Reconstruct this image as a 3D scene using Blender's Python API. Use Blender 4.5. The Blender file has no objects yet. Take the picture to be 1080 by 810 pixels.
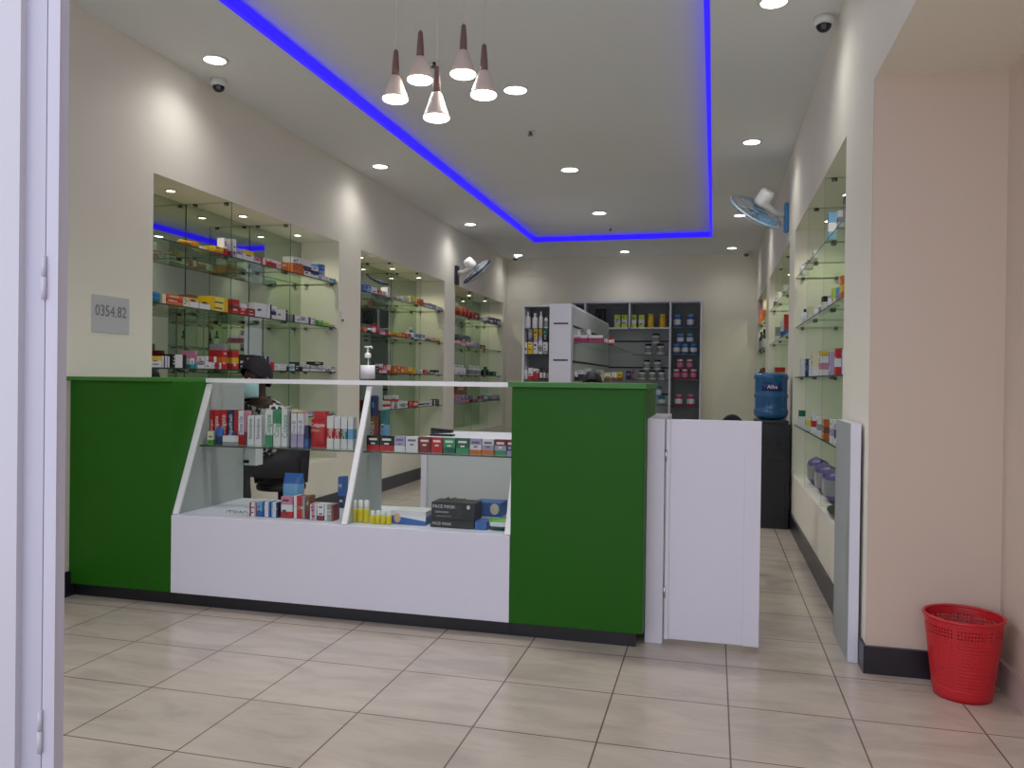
import bpy, math, random
from mathutils import Vector, Matrix, Euler
random.seed(7)
PI = math.pi
SC = bpy.context.scene
COL = SC.collection

# ------------------------------------------------------------------ camera
CAM_POS = Vector((0.0, 0.0, 1.12137))
F_PX = 843.853
RIGHT = Vector((0.969473, 0.244875, 0.012589))
DOWN = Vector((0.013822, -0.003319, -0.999899))
FWD = Vector((-0.244808, 0.969549, -0.006602))
cam_data = bpy.data.cameras.new('camera')
cam = bpy.data.objects.new('camera', cam_data)
COL.objects.link(cam)
cam_data.sensor_width = 36.0
cam_data.lens = 36.0 * F_PX / 1080.0
cam_data.clip_start = 0.05
cam_data.clip_end = 200
m = Matrix.Identity(4)
for r in range(3):
    m[r][0] = RIGHT[r]; m[r][1] = -DOWN[r]; m[r][2] = -FWD[r]; m[r][3] = CAM_POS[r]
cam.matrix_world = m
SC.camera = cam

def at(px, py, axis, val):
    """The point of the plane <axis> = val that shows at a place of the photograph (used to measure the room)."""
    d = RIGHT * ((px - 540) / F_PX) + DOWN * ((py - 405) / F_PX) + FWD
    t = (val - CAM_POS[axis]) / d[axis]
    return CAM_POS + d * t

# ------------------------------------------------------------------ materials
MATS = {}
def lin(c):
    c = c / 255.0
    return c / 12.92 if c <= 0.04045 else ((c + 0.055) / 1.055) ** 2.4
def rgb(h):
    if isinstance(h, str):
        h = h.lstrip('#'); h = tuple(int(h[i:i + 2], 16) for i in (0, 2, 4))
    return (lin(h[0]), lin(h[1]), lin(h[2]), 1.0)
def mat(name, color, rough=0.5, metal=0.0, spec=0.5, emit=None, strength=0.0, bump=None, coat=0.0):
    if name in MATS: return MATS[name]
    M = bpy.data.materials.new(name); M.use_nodes = True
    b = M.node_tree.nodes['Principled BSDF']
    b.inputs['Base Color'].default_value = rgb(color)
    b.inputs['Roughness'].default_value = rough
    b.inputs['Metallic'].default_value = metal
    b.inputs['Specular IOR Level'].default_value = spec
    if coat: b.inputs['Coat Weight'].default_value = coat
    if emit:
        b.inputs['Emission Color'].default_value = rgb(emit)
        b.inputs['Emission Strength'].default_value = strength
    if bump:
        N = M.node_tree.nodes; L = M.node_tree.links
        tc = N.new('ShaderNodeTexCoord'); no = N.new('ShaderNodeTexNoise'); bp = N.new('ShaderNodeBump')
        no.inputs['Scale'].default_value = bump[0]; bp.inputs['Strength'].default_value = bump[1]; bp.inputs['Distance'].default_value = 0.01
        L.new(tc.outputs['Object'], no.inputs['Vector']); L.new(no.outputs['Fac'], bp.inputs['Height']); L.new(bp.outputs['Normal'], b.inputs['Normal'])
    MATS[name] = M
    return M
def cm(hexcol, rough=0.45):
    """A plain printed-card or plastic material of one colour."""
    return mat('print_' + hexcol.lstrip('#') + ('' if rough == 0.45 else '_%d' % int(rough * 100)), hexcol, rough)
def paint(name, c1, c2, scale=1.6, rough=0.6, bump=0.04):
    M = bpy.data.materials.new(name); M.use_nodes = True
    N = M.node_tree.nodes; L = M.node_tree.links; b = N['Principled BSDF']
    tc = N.new('ShaderNodeTexCoord'); no = N.new('ShaderNodeTexNoise'); mx = N.new('ShaderNodeMix'); mx.data_type = 'RGBA'
    no.inputs['Scale'].default_value = scale; no.inputs['Detail'].default_value = 3
    mx.inputs[6].default_value = rgb(c1); mx.inputs[7].default_value = rgb(c2)
    L.new(tc.outputs['Object'], no.inputs['Vector']); L.new(no.outputs['Fac'], mx.inputs[0]); L.new(mx.outputs[2], b.inputs['Base Color'])
    n2 = N.new('ShaderNodeTexNoise'); n2.inputs['Scale'].default_value = 90; bp = N.new('ShaderNodeBump'); bp.inputs['Strength'].default_value = bump; bp.inputs['Distance'].default_value = 0.004
    L.new(tc.outputs['Object'], n2.inputs['Vector']); L.new(n2.outputs['Fac'], bp.inputs['Height']); L.new(bp.outputs['Normal'], b.inputs['Normal'])
    b.inputs['Roughness'].default_value = rough; b.inputs['Specular IOR Level'].default_value = 0.3
    MATS[name] = M
    return M
def glass_mat(name, tint=(0.965, 0.98, 0.965), refl=0.10, ior=1.2):
    M = bpy.data.materials.new(name); M.use_nodes = True
    N = M.node_tree.nodes; L = M.node_tree.links
    for n in list(N): N.remove(n)
    out = N.new('ShaderNodeOutputMaterial'); mix = N.new('ShaderNodeMixShader')
    tr = N.new('ShaderNodeBsdfTransparent'); gl = N.new('ShaderNodeBsdfGlossy'); fr = N.new('ShaderNodeFresnel')
    fr.inputs['IOR'].default_value = ior
    tr.inputs['Color'].default_value = (*tint, 1); gl.inputs['Color'].default_value = (0.9, 0.95, 0.92, 1); gl.inputs['Roughness'].default_value = 0.005
    ge = N.new('ShaderNodeNewGeometry'); om = N.new('ShaderNodeMath'); om.operation = 'SUBTRACT'; om.inputs[0].default_value = 1.0
    mu = N.new('ShaderNodeMath'); mu.operation = 'MULTIPLY'
    L.new(ge.outputs['Backfacing'], om.inputs[1]); L.new(fr.outputs['Fac'], mu.inputs[0]); L.new(om.outputs[0], mu.inputs[1])
    L.new(mu.outputs[0], mix.inputs[0]); L.new(tr.outputs[0], mix.inputs[1]); L.new(gl.outputs[0], mix.inputs[2]); L.new(mix.outputs[0], out.inputs['Surface'])
    MATS[name] = M
    return M
def floor_mat():
    M = bpy.data.materials.new('ceramic_floor_tiles'); M.use_nodes = True
    N = M.node_tree.nodes; L = M.node_tree.links; b = N['Principled BSDF']
    tc = N.new('ShaderNodeTexCoord'); mp = N.new('ShaderNodeMapping')
    mp.inputs['Location'].default_value = (-0.0629 + 40 * 0.4, -3.2598 + 40 * 0.4, 0)
    br = N.new('ShaderNodeTexBrick'); br.offset = 0.0; br.squash = 1.0
    br.inputs['Scale'].default_value = 1.0; br.inputs['Brick Width'].default_value = 0.4; br.inputs['Row Height'].default_value = 0.4
    br.inputs['Mortar Size'].default_value = 0.0028; br.inputs['Mortar Smooth'].default_value = 0.1; br.inputs['Bias'].default_value = 0.0
    br.inputs['Color1'].default_value = rgb('#cfc1b1'); br.inputs['Color2'].default_value = rgb('#c9bcaf'); br.inputs['Mortar'].default_value = rgb('#7a6657')
    L.new(tc.outputs['Object'], mp.inputs['Vector']); L.new(mp.outputs[0], br.inputs['Vector'])
    # veins and clouds of the marble print
    n1 = N.new('ShaderNodeTexNoise'); n1.inputs['Scale'].default_value = 2.6; n1.inputs['Detail'].default_value = 6; n1.inputs['Roughness'].default_value = 0.6; n1.inputs['Distortion'].default_value = 0.8
    st = N.new('ShaderNodeMapping'); st.inputs['Rotation'].default_value = (0, 0, 0.7); st.inputs['Scale'].default_value = (1, 3.2, 1)
    L.new(tc.outputs['Object'], st.inputs['Vector']); L.new(st.outputs[0], n1.inputs['Vector'])
    rp = N.new('ShaderNodeValToRGB'); rp.color_ramp.elements[0].position = 0.33; rp.color_ramp.elements[1].position = 0.62
    rp.color_ramp.elements[0].color = (0.70, 0.70, 0.71, 1); rp.color_ramp.elements[1].color = (1, 1, 1, 1)
    L.new(n1.outputs['Fac'], rp.inputs[0])
    mu = N.new('ShaderNodeMix'); mu.data_type = 'RGBA'; mu.blend_type = 'MULTIPLY'; mu.inputs[0].default_value = 0.7
    L.new(br.outputs['Color'], mu.inputs[6]); L.new(rp.outputs['Color'], mu.inputs[7])
    L.new(mu.outputs[2], b.inputs['Base Color'])
    b.inputs['Roughness'].default_value = 0.22
    bp = N.new('ShaderNodeBump'); bp.inputs['Strength'].default_value = 0.25; bp.inputs['Distance'].default_value = 0.004; bp.invert = True
    L.new(br.outputs['Fac'], bp.inputs['Height']); L.new(bp.outputs['Normal'], b.inputs['Normal'])
    MATS['ceramic_floor_tiles'] = M
    return M

WALL = paint('cream_wall_paint', '#ece6d8', '#e8e2d3')
PIER = paint('pinkish_cream_wall', '#d3c1b2', '#cfbdae')  # pinker and darker than the inner walls
CEIL = paint('ceiling_paint', '#e5e6e6', '#e1e2e2', rough=0.7)
FLOOR = floor_mat()
GLASS = glass_mat('clear_glass')
SHELF = glass_mat('green_shelf_glass', tint=(0.89, 0.94, 0.90), ior=1.4)
EDGE = mat('glass_edge', '#3c4a43', 0.2)
MIRROR = mat('mirror_silvering', '#c6d2c4', 0.01, metal=1.0)
GREEN = paint('green_laminate', '#215f0e', '#1f5b0c', rough=0.42, bump=0.0)
GREEN.node_tree.nodes['Principled BSDF'].inputs['Specular IOR Level'].default_value = 0.2
GREEN_TOP = mat('green_edging', '#2d7418', 0.4)
WHITE = paint('white_laminate', '#e0deea', '#dcdae8', rough=0.4, bump=0.0)
WHITE_EDGE = mat('white_edge_trim', '#f0eff0', 0.35)
GREYPANEL = mat('grey_white_panel', '#c5c8c8', 0.5)
INNER = mat('shaded_white_panel', '#a4a9a9', 0.5)  # white panels greyed: shade inside the counter is put into the colour
BLACK = mat('black_plinth', '#13141c', 0.35)
BASE = mat('dark_skirting_tile', '#211f29', 0.3)
PINKBASE = mat('pinkish_skirting_tile', '#cbb5ad', 0.35)
FRAME = mat('white_metal_frame', '#b9b6c6', 0.35)
FRAME2 = mat('white_metal_frame_shaded', '#b0aebf', 0.4)  # duller copy for the leaf's recessed face, its shade put into the colour
FRAME3 = mat('white_metal_frame_daylit', '#b8b6c1', 0.35)  # lighter copy for the leaf's outer face, daylight put into the colour
DARKGAP = mat('dark_gap', '#3a3550', 0.6)
CLIP = mat('shelf_clip_metal', '#6d6a58', 0.3, metal=0.7)
CHROME = mat('chrome', '#c8c8cc', 0.15, metal=1.0)
PLASTIC_W = mat('white_plastic', '#e4e4e0', 0.35)
PLASTIC_K = mat('black_plastic', '#15151a', 0.35)
LAMP = mat('lit_diffuser', '#ffffff', 0.5, emit='#ffffff', strength=9.0)
LAMPN = mat('lit_niche_diffuser', '#ffffff', 0.5, emit='#fffbe0', strength=7.0)
LED = mat('blue_led_strip', '#1a10c0', 0.5, emit='#2a14ff', strength=1.0)
SKIN = mat('dark_brown_skin', '#3f2a24', 0.55)
HAIR = mat('black_headwrap', '#15131a', 0.8, bump=(60, 0.6))

# ------------------------------------------------------------------ mesh builder
class MB:
    def __init__(s): s.v = []; s.f = []; s.mi = []; s.ms = []; s.sm = []
    def m(s, M):
        if M not in s.ms: s.ms.append(M)
        return s.ms.index(M)
    def face(s, idx, M, smooth=False):
        s.f.append(tuple(idx)); s.mi.append(s.m(M)); s.sm.append(smooth)
    def box(s, x0, x1, y0, y1, z0, z1, M, top=None, ends=None):
        """ends: material of all faces except the two biggest ones."""
        n = len(s.v)
        s.v += [Vector(p) for p in ((x0, y0, z0), (x1, y0, z0), (x1, y1, z0), (x0, y1, z0), (x0, y0, z1), (x1, y0, z1), (x1, y1, z1), (x0, y1, z1))]
        d = (abs(x1 - x0), abs(y1 - y0), abs(z1 - z0)); thin = d.index(min(d))
        for q, ax in (((0, 3, 2, 1), 2), ((4, 5, 6, 7), 2), ((0, 1, 5, 4), 1), ((2, 3, 7, 6), 1), ((1, 2, 6, 5), 0), ((3, 0, 4, 7), 0)):
            mm = M
            if ends is not None and ax != thin: mm = ends
            if top is not None and q == (4, 5, 6, 7): mm = top
            s.face([n + i for i in q], mm)
        return s
    def prism(s, poly, axis, a0, a1, M, cap=None):
        """Extrude a polygon of 2-D points along axis (0: points are y,z; 1: x,z; 2: x,y)."""
        def P(p, a):
            return Vector((a, p[0], p[1])) if axis == 0 else Vector((p[0], a, p[1])) if axis == 1 else Vector((p[0], p[1], a))
        n = len(s.v); k = len(poly)
        s.v += [P(p, a0) for p in poly] + [P(p, a1) for p in poly]
        s.face([n + i for i in range(k)], cap or M); s.face([n + k + i for i in reversed(range(k))], cap or M)
        for i in range(k):
            j = (i + 1) % k
            s.face((n + i, n + k + i, n + k + j, n + j), M)
        return s
    def lathe(s, prof, c=(0, 0, 0), n=20, mats=None, M=None, sx=1.0, sy=1.0, smooth=True, axis=None):
        """prof: [(radius, height)]; mats: one material per ring segment."""
        c = Vector(c); base = len(s.v)
        R = Matrix.Identity(3)
        if axis is not None: R = Vector((0, 0, 1)).rotation_difference(Vector(axis).normalized()).to_matrix()
        for (r, z) in prof:
            for i in range(n):
                a = 2 * PI * i / n
                s.v.append(c + R @ Vector((r * math.cos(a) * sx, r * math.sin(a) * sy, z)))
        for k in range(len(prof) - 1):
            mm = mats[k] if mats else M
            for i in range(n):
                j = (i + 1) % n
                s.face((base + k * n + i, base + k * n + j, base + (k + 1) * n + j, base + (k + 1) * n + i), mm, smooth)
        s.face([base + i for i in reversed(range(n))], mats[0] if mats else M)
        s.face([base + (len(prof) - 1) * n + i for i in range(n)], mats[-1] if mats else M)
        return s
    def tube(s, pts, r, M, n=8, closed=False):
        pts = [Vector(p) for p in pts]; k = len(pts); base = len(s.v)
        rr = r if isinstance(r, (list, tuple)) else [r] * k
        prev = None
        for i, p in enumerate(pts):
            a = pts[(i - 1) % k] if (closed or i > 0) else p
            b = pts[(i + 1) % k] if (closed or i < k - 1) else p
            t = (b - a).normalized()
            if prev is None:
                u = t.orthogonal().normalized()
            else:
                u = (prev - t * prev.dot(t))
                u = u.normalized() if u.length > 1e-6 else t.orthogonal().normalized()
            prev = u; w = t.cross(u)
            for j in range(n):
                an = 2 * PI * j / n
                s.v.append(p + (u * math.cos(an) + w * math.sin(an)) * rr[i])
        for i in range(k if closed else k - 1):
            i2 = (i + 1) % k
            for j in range(n):
                j2 = (j + 1) % n
                s.face((base + i * n + j, base + i * n + j2, base + i2 * n + j2, base + i2 * n + j), M, True)
        if not closed:
            s.face([base + j for j in reversed(range(n))], M); s.face([base + (k - 1) * n + j for j in range(n)], M)
        return s
    def ball(s, c, r, M, n=16, h=10, sx=1, sy=1, sz=1, z0=-1.0, z1=1.0):
        prof = []
        for i in range(h + 1):
            t = math.asin(z0) + (math.asin(z1) - math.asin(z0)) * i / h
            prof.append((max(r * math.cos(t), 1e-4), r * math.sin(t) * sz))
        return s.lathe(prof, c, n, M=M, sx=sx, sy=sy)
    def xform(s, mt):
        s.v = [mt @ v for v in s.v]; return s
    def build(s, name, parent=None, bevel=0.0):
        off = Vector((0, 0, 0)); p = parent
        while p is not None: off += p.location; p = p.parent
        me = bpy.data.meshes.new(name)
        me.from_pydata([v - off for v in s.v], [], s.f)
        for M in s.ms: me.materials.append(M)
        me.polygons.foreach_set('material_index', s.mi)
        me.polygons.foreach_set('use_smooth', s.sm)
        me.update()
        o = bpy.data.objects.new(name, me); COL.objects.link(o)
        if parent is not None: o.parent = parent
        if bevel:
            b = o.modifiers.new('bevel', 'BEVEL'); b.width = bevel; b.segments = 2; b.limit_method = 'ANGLE'
        return o

def tag(o, label=None, cat=None, group=None, kind=None):
    if label: o['label'] = label
    if cat: o['category'] = cat
    if group: o['group'] = group
    if kind: o['kind'] = kind
    return o
def thing(name, label, cat, loc, group=None):
    o = bpy.data.objects.new(name, None); COL.objects.link(o)
    o.location = loc; o.empty_display_size = 0.1
    return tag(o, label, cat, group)
def struct(name, mb): return tag(mb.build(name), kind='structure')
def base_at(mb):
    xs = [v.x for v in mb.v]; ys = [v.y for v in mb.v]; zs = [v.z for v in mb.v]
    return Vector(((min(xs) + max(xs)) / 2, (min(ys) + max(ys)) / 2, min(zs)))
def solo(name, mb, label, cat, group=None, bevel=0.0):
    """A thing that is one mesh, with its origin at its base."""
    b = base_at(mb); mb.v = [v - b for v in mb.v]
    o = mb.build(name, None, bevel); o.location = b
    return tag(o, label, cat, group)
def text(name, body, size, loc, rot, M, parent, align='CENTER', extrude=0.0006, sx=1.0, spacing=1.0):
    off = Vector((0, 0, 0)); p = parent
    while p is not None: off += p.location; p = p.parent
    cu = bpy.data.curves.new(name, 'FONT'); cu.body = body; cu.size = size; cu.align_x = align; cu.align_y = 'CENTER'
    cu.extrude = extrude; cu.space_character = spacing; cu.materials.append(M); cu.resolution_u = 2
    tmp = bpy.data.objects.new('text_outline', cu); COL.objects.link(tmp)
    dg = bpy.context.evaluated_depsgraph_get(); dg.update()
    me = bpy.data.meshes.new_from_object(tmp.evaluated_get(dg)); me.name = name
    if not me.materials: me.materials.append(M)
    bpy.data.objects.remove(tmp)
    o = bpy.data.objects.new(name, me); COL.objects.link(o); o.parent = parent
    o.location = Vector(loc) - off; o.rotation_euler = rot; o.scale = (sx, 1, 1)
    return o
FACE_Y = (PI / 2, 0, 0)            # lettering that reads from the street side
FACE_X = (PI / 2, 0, PI / 2)       # lettering on the left wall

# ------------------------------------------------------------------ room shell
XL, XR, YB, ZC = -3.141, 0.586, 12.05, 2.975
ND = 0.365                                     # depth of the niches
NZ0, NZ1 = 0.42, 2.28
NL = [(3.96, 6.31), (6.75, 9.09), (9.49, 11.84)]
NR = [(4.02, 6.47), (6.92, 9.42), (9.9, 11.9)]

fl = MB().box(-3.7, 1.6, -3.0, 12.4, -0.1, 0.0, FLOOR)
struct('floor', fl)

def niche_wall(name, x, sgn, niches, y0, y1):
    """sgn -1: wall stands to the -x side of its face."""
    w = MB(); xb = x + sgn * ND; xo = x + sgn * (ND + 0.15)
    def B(xa, xc, ya, yc, za, zc): w.box(min(xa, xc), max(xa, xc), ya, yc, za, zc, WALL)
    B(xb, xo, y0, y1, 0, 3.12)
    B(x, xb, y0, y1, 0, NZ0); B(x, xb, y0, y1, NZ1, 3.12)
    ys = [y0] + [v for n in niches for v in n] + [y1]
    for i in range(0, len(ys), 2): B(x, xb, ys[i], ys[i + 1], NZ0, NZ1)
    return struct(name, w)
niche_wall('wall_left', XL, -1, NL, 1.36, 12.25)
niche_wall('wall_right', XR, 1, NR, 3.36, 12.25)
struct('wall_back', MB().box(-3.141, 0.586, YB, YB + 0.2, 0, 3.12, WALL))
# the recess beside the entrance: pier face, side wall, beam above
struct('wall_right_pier', MB().box(XR, 1.08, 3.345, 3.36, 0, 2.30, PIER))
struct('wall_right_entrance', MB().box(1.05, 1.25, -1.2, 3.345, 0, 2.30, PIER))
struct('beam_right', MB().box(XR, 1.25, -0.2, 3.36, 2.30, 3.12, WALL))
# ceiling: a dropped border round a raised middle
RX0, RX1, RY0, RY1, RH = -2.40, -0.045, 1.9, 10.6, 0.075
c = MB()
c.box(-3.66, RX0, 1.30, 12.25, ZC, ZC + 0.145, CEIL); c.box(RX1, XR + .4, 1.30, 12.25, ZC, ZC + 0.145, CEIL)
c.box(RX0, RX1, 1.30, RY0, ZC, ZC + 0.145, CEIL); c.box(RX0, RX1, RY1, 12.25, ZC, ZC + 0.145, CEIL)
c.box(RX0, RX1, RY0, RY1, ZC + RH, ZC + 0.145, CEIL)
struct('ceiling', c)
# shop front to the left of the entrance, lintel above the opening
struct('wall_front', MB().box(-3.141, 1.25, 1.30, 1.36, 2.62, 3.12, WALL))
wn = MB()
for x in (-3.141, -2.36, -1.585): wn.box(x, x + .05, 1.32, 1.36, .0, 2.62, FRAME)
for z in (0, 2.57): wn.box(-3.091, -1.585, 1.32, 1.36, z, z + .05, FRAME)
win = struct('added_window_1', wn)  # unseen shopfront glazing, added so daylight reaches the counter's left part
for xa, xb in ((-3.0905, -2.3605), (-2.3095, -1.5855)): MB().box(xa, xb, 1.337, 1.343, .0505, 2.5695, GLASS).build('pane', win)
# white metal entrance frame with the leaf folded open beside it
f = MB()
f.box(-1.314, -1.283, 1.34, 1.362, 0, 2.62, FRAME); f.box(-1.286, -1.282, 1.337, 1.34, 0, 2.55, FRAME3)  # narrow strip in the daylit tone, an edge highlight put into colour
f.box(-1.53, -1.283, 1.34, 1.362, 2.55, 2.62, FRAME)
struct('door_frame', f)
d = MB()
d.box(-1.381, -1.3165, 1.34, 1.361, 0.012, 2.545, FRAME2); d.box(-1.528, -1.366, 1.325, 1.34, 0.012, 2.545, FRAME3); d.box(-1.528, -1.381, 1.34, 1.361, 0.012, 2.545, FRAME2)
door = struct('door_1', d)
for z in (1.27, 0.35, 2.2):
    MB().lathe([(0.005, 0), (0.005, .045)], (-1.3155, 1.336, z), 10, M=FRAME).lathe([(0.0045, 0), (0.0045, .04)], (-1.3155, 1.336, z + .047), 10, M=FRAME).build('hinge', door)
# skirting
def skirt(name, segs, M=BASE):
    b = MB()
    for s_ in segs: b.box(*s_, M)
    return struct(name, b)
skirt('baseboard_left', [(XL, XL + .014, 1.37, 12.05, 0, .125)])
skirt('baseboard_right', [(XR - .014, XR, 3.9, 12.05, 0, .125)])
skirt('baseboard_back', [(XL + .014, XR - .014, YB - .014, YB, 0, .125)])
skirt('baseboard_pier', [(XR - .012, 1.05, 3.327, 3.345, 0, .105), (XR - .012, XR, 3.345, 3.43, 0, .105)])
skirt('baseboard_entrance', [(1.036, 1.05, -1.2, 3.327, 0, .105)], PINKBASE)

# blue light line round the raised part of the ceiling
led = thing('led_strip', 'glowing blue LED strip round the raised middle of the ceiling', 'light', (-1.2, 6, ZC))
LZ0, LZ1, LW = ZC - .002, ZC + .060, .03
MB().box(RX0, RX0 + LW, RY0, RY1, LZ0, LZ1, LED).build('strip_run', led)
MB().box(RX1 - LW, RX1, RY0, RY1, LZ0, LZ1, LED).build('strip_run', led)
MB().box(RX0 + LW, RX1 - LW, RY1 - LW, RY1, LZ0, LZ1, LED).build('strip_run', led)
MB().box(RX0 + LW, RX1 - LW, RY0, RY0 + LW, LZ0, LZ1, LED).build('strip_run', led)

# ------------------------------------------------------------------ lamps
def spot(name, loc, energy, size, blend=0.6, color=(1, 1, 1), radius=.04, aim=None):
    l = bpy.data.lights.new(name, 'SPOT'); l.energy = energy; l.spot_size = math.radians(size); l.spot_blend = blend
    l.color = color; l.shadow_soft_size = radius
    o = bpy.data.objects.new(name, l); COL.objects.link(o); o.location = loc
    return o
def downlight(x, y, z, label, group, r=.062, energy=16, size=125):
    t = thing('ceiling_downlight', label, 'ceiling light', (x, y, z), group)
    MB().lathe([(r + .016, 0), (r + .014, -.008), (r, -.010), (r, -.004), (r - .004, 0.0)], (x, y, z), 28, M=PLASTIC_W).build('trim_ring', t)
    MB().lathe([(r - .001, -.009), (r - .001, -.0065)], (x, y, z), 28, M=LAMP).build('diffuser', t)
    spot('downlight_beam', (x, y, z - .03), energy, size, 1.0, radius=.09)
EDGE_E = 14.5
for (x, y, w) in [(-2.865, 4.13, 'nearest the wall sign'), (-2.865, 6.53, 'between first and second left-wall niches'), (-2.865, 9.2, 'above the dark wall fan'), (-2.865, 11.62, 'in the corner by the back wall'),
                  (.256, 4.09, 'beside the pier above the gate'), (.256, 6.44, 'above the blue water bottle'), (.256, 9.25, 'behind the blue wall fan'), (.214, 11.5, 'over the far end of the narrow aisle')]:
    downlight(x, y, ZC, 'small round recessed ceiling downlight ' + w, 'downlights along the ceiling border', energy=EDGE_E * (.6 if y > 10 else 1), size=150)
downlight(-1.27, 11.56, ZC, 'small round recessed ceiling downlight in front of the back wall cabinet', 'downlights along the ceiling border', energy=EDGE_E * .6, size=150)
for (y, w) in [(5.18, 'beside the hanging pendants'), (7.25, 'second from the pendants'), (9.2, 'third from the pendants')]:
    downlight(-1.31, y, ZC + RH, 'larger round downlight in the raised ceiling ' + w, 'downlights in the raised ceiling', r=.075, energy=68, size=150)

WOOD = mat('brown_pendant_wood', '#7d5f58', 0.45)
SHADE = mat('pinkish_cream_shade', '#e3d2c2', 0.4)
SHADE_IN = mat('white_shade_inside', '#f4f0ea', 0.4)
CORD = mat('pale_cord', '#d8d2c8', 0.5)
for (x, y, z, h, w) in [(-1.464, 3.50, 2.425, .10, 'lowest on the wall-niche side, beside the blue strip'), (-1.358, 3.54, 2.52, .10, 'second one, hanging higher'),
                        (-1.245, 3.46, 2.31, .105, 'middle one, hanging lowest of all'), (-1.146, 3.54, 2.53, .10, 'highest of the five'), (-1.034, 3.50, 2.412, .10, 'next to the round downlight')]:
    t = thing('pendant_lamp', 'lit cone pendant with brown wood neck, ' + w, 'pendant light', (x, y, z), 'cluster of five cone pendants')
    R_ = .060
    MB().lathe([(R_, 0), (R_ * .93, .012), (.024, h), (.0165, h + .008), (.014, h + .006), (.021, h - .004), (R_ * .9, .012), (R_ - .003, .001)], (x, y, z), 28, M=SHADE).build('shade', t)
    MB().lathe([(R_ * .90, -.010), (R_ * .985, -.005), (R_ * .985, -.0005)], (x, y, z), 28, M=LAMP).build('diffuser', t)
    MB().lathe([(.0175, h + .002), (.0165, h + .05), (.011, h + .12), (.006, h + .128)], (x, y, z), 18, M=WOOD).build('neck', t)
    MB().tube([(x, y, z + h + .125), (x, y, ZC + RH - .02)], .0018, CORD, 6).build('cord', t)
    MB().lathe([(.03, ZC + RH - z - .022), (.032, ZC + RH - z - .0005)], (x, y, z), 20, M=PLASTIC_W).build('ceiling_cap', t)
    spot('pendant_beam', (x, y, z - .025), 10, 150)

def dome_camera(x, y, z, label, r=.05):
    t = thing('security_camera', label, 'security camera', (x, y, z), 'dome cameras in the ceiling corners')
    MB().lathe([(r, 0), (r * 1.02, -.028), (r * .92, -.04), (r * .8, -.042)], (x, y, z), 24, M=PLASTIC_W).build('base', t)
    MB().ball((x, y, z - .038), r * .76, PLASTIC_K, 20, 8, z0=-1, z1=.05).build('dome', t)
    e = (CAM_POS - Vector((x, y, z))).normalized()
    MB().lathe([(.018, 0), (.018, .012), (.012, .014)], Vector((x, y, z - .044)) + e * (r * .70), 14, M=mat('lens_glass', '#303038', .1), axis=e).build('lens', t)
dome_camera(-3.045, 4.43, ZC, 'white dome camera with black eye above the wall sign')
dome_camera(.515, 4.33, ZC, 'white dome camera with black eye above the gate aisle')
dome_camera(-2.93, 11.72, ZC, 'small dark dome camera in the back corner beyond the wall fan')
dome_camera(.42, 11.86, ZC, 'small dark dome camera in the back corner above the aisle')
for (x, y, z, w) in [(-1.41, 6.07, ZC + RH, 'between the first two middle downlights'), (-1.3, 10.15, ZC + RH, 'beyond the last middle downlight'), (-1.68, 4.62, ZC + RH, 'behind the pendants')]:
    t = thing('sprinkler_head', 'small dark sprinkler head in raised ceiling ' + w, 'sprinkler', (x, y, z), 'sprinkler heads')
    MB().lathe([(.034, 0), (.03, -.006), (.014, -.008)], (x, y, z), 20, M=PLASTIC_W).build('plate', t)
    MB().lathe([(.010, -.008), (.010, -.03), (.022, -.032), (.022, -.036)], (x, y, z), 14, M=CLIP).build('nozzle', t)

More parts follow.
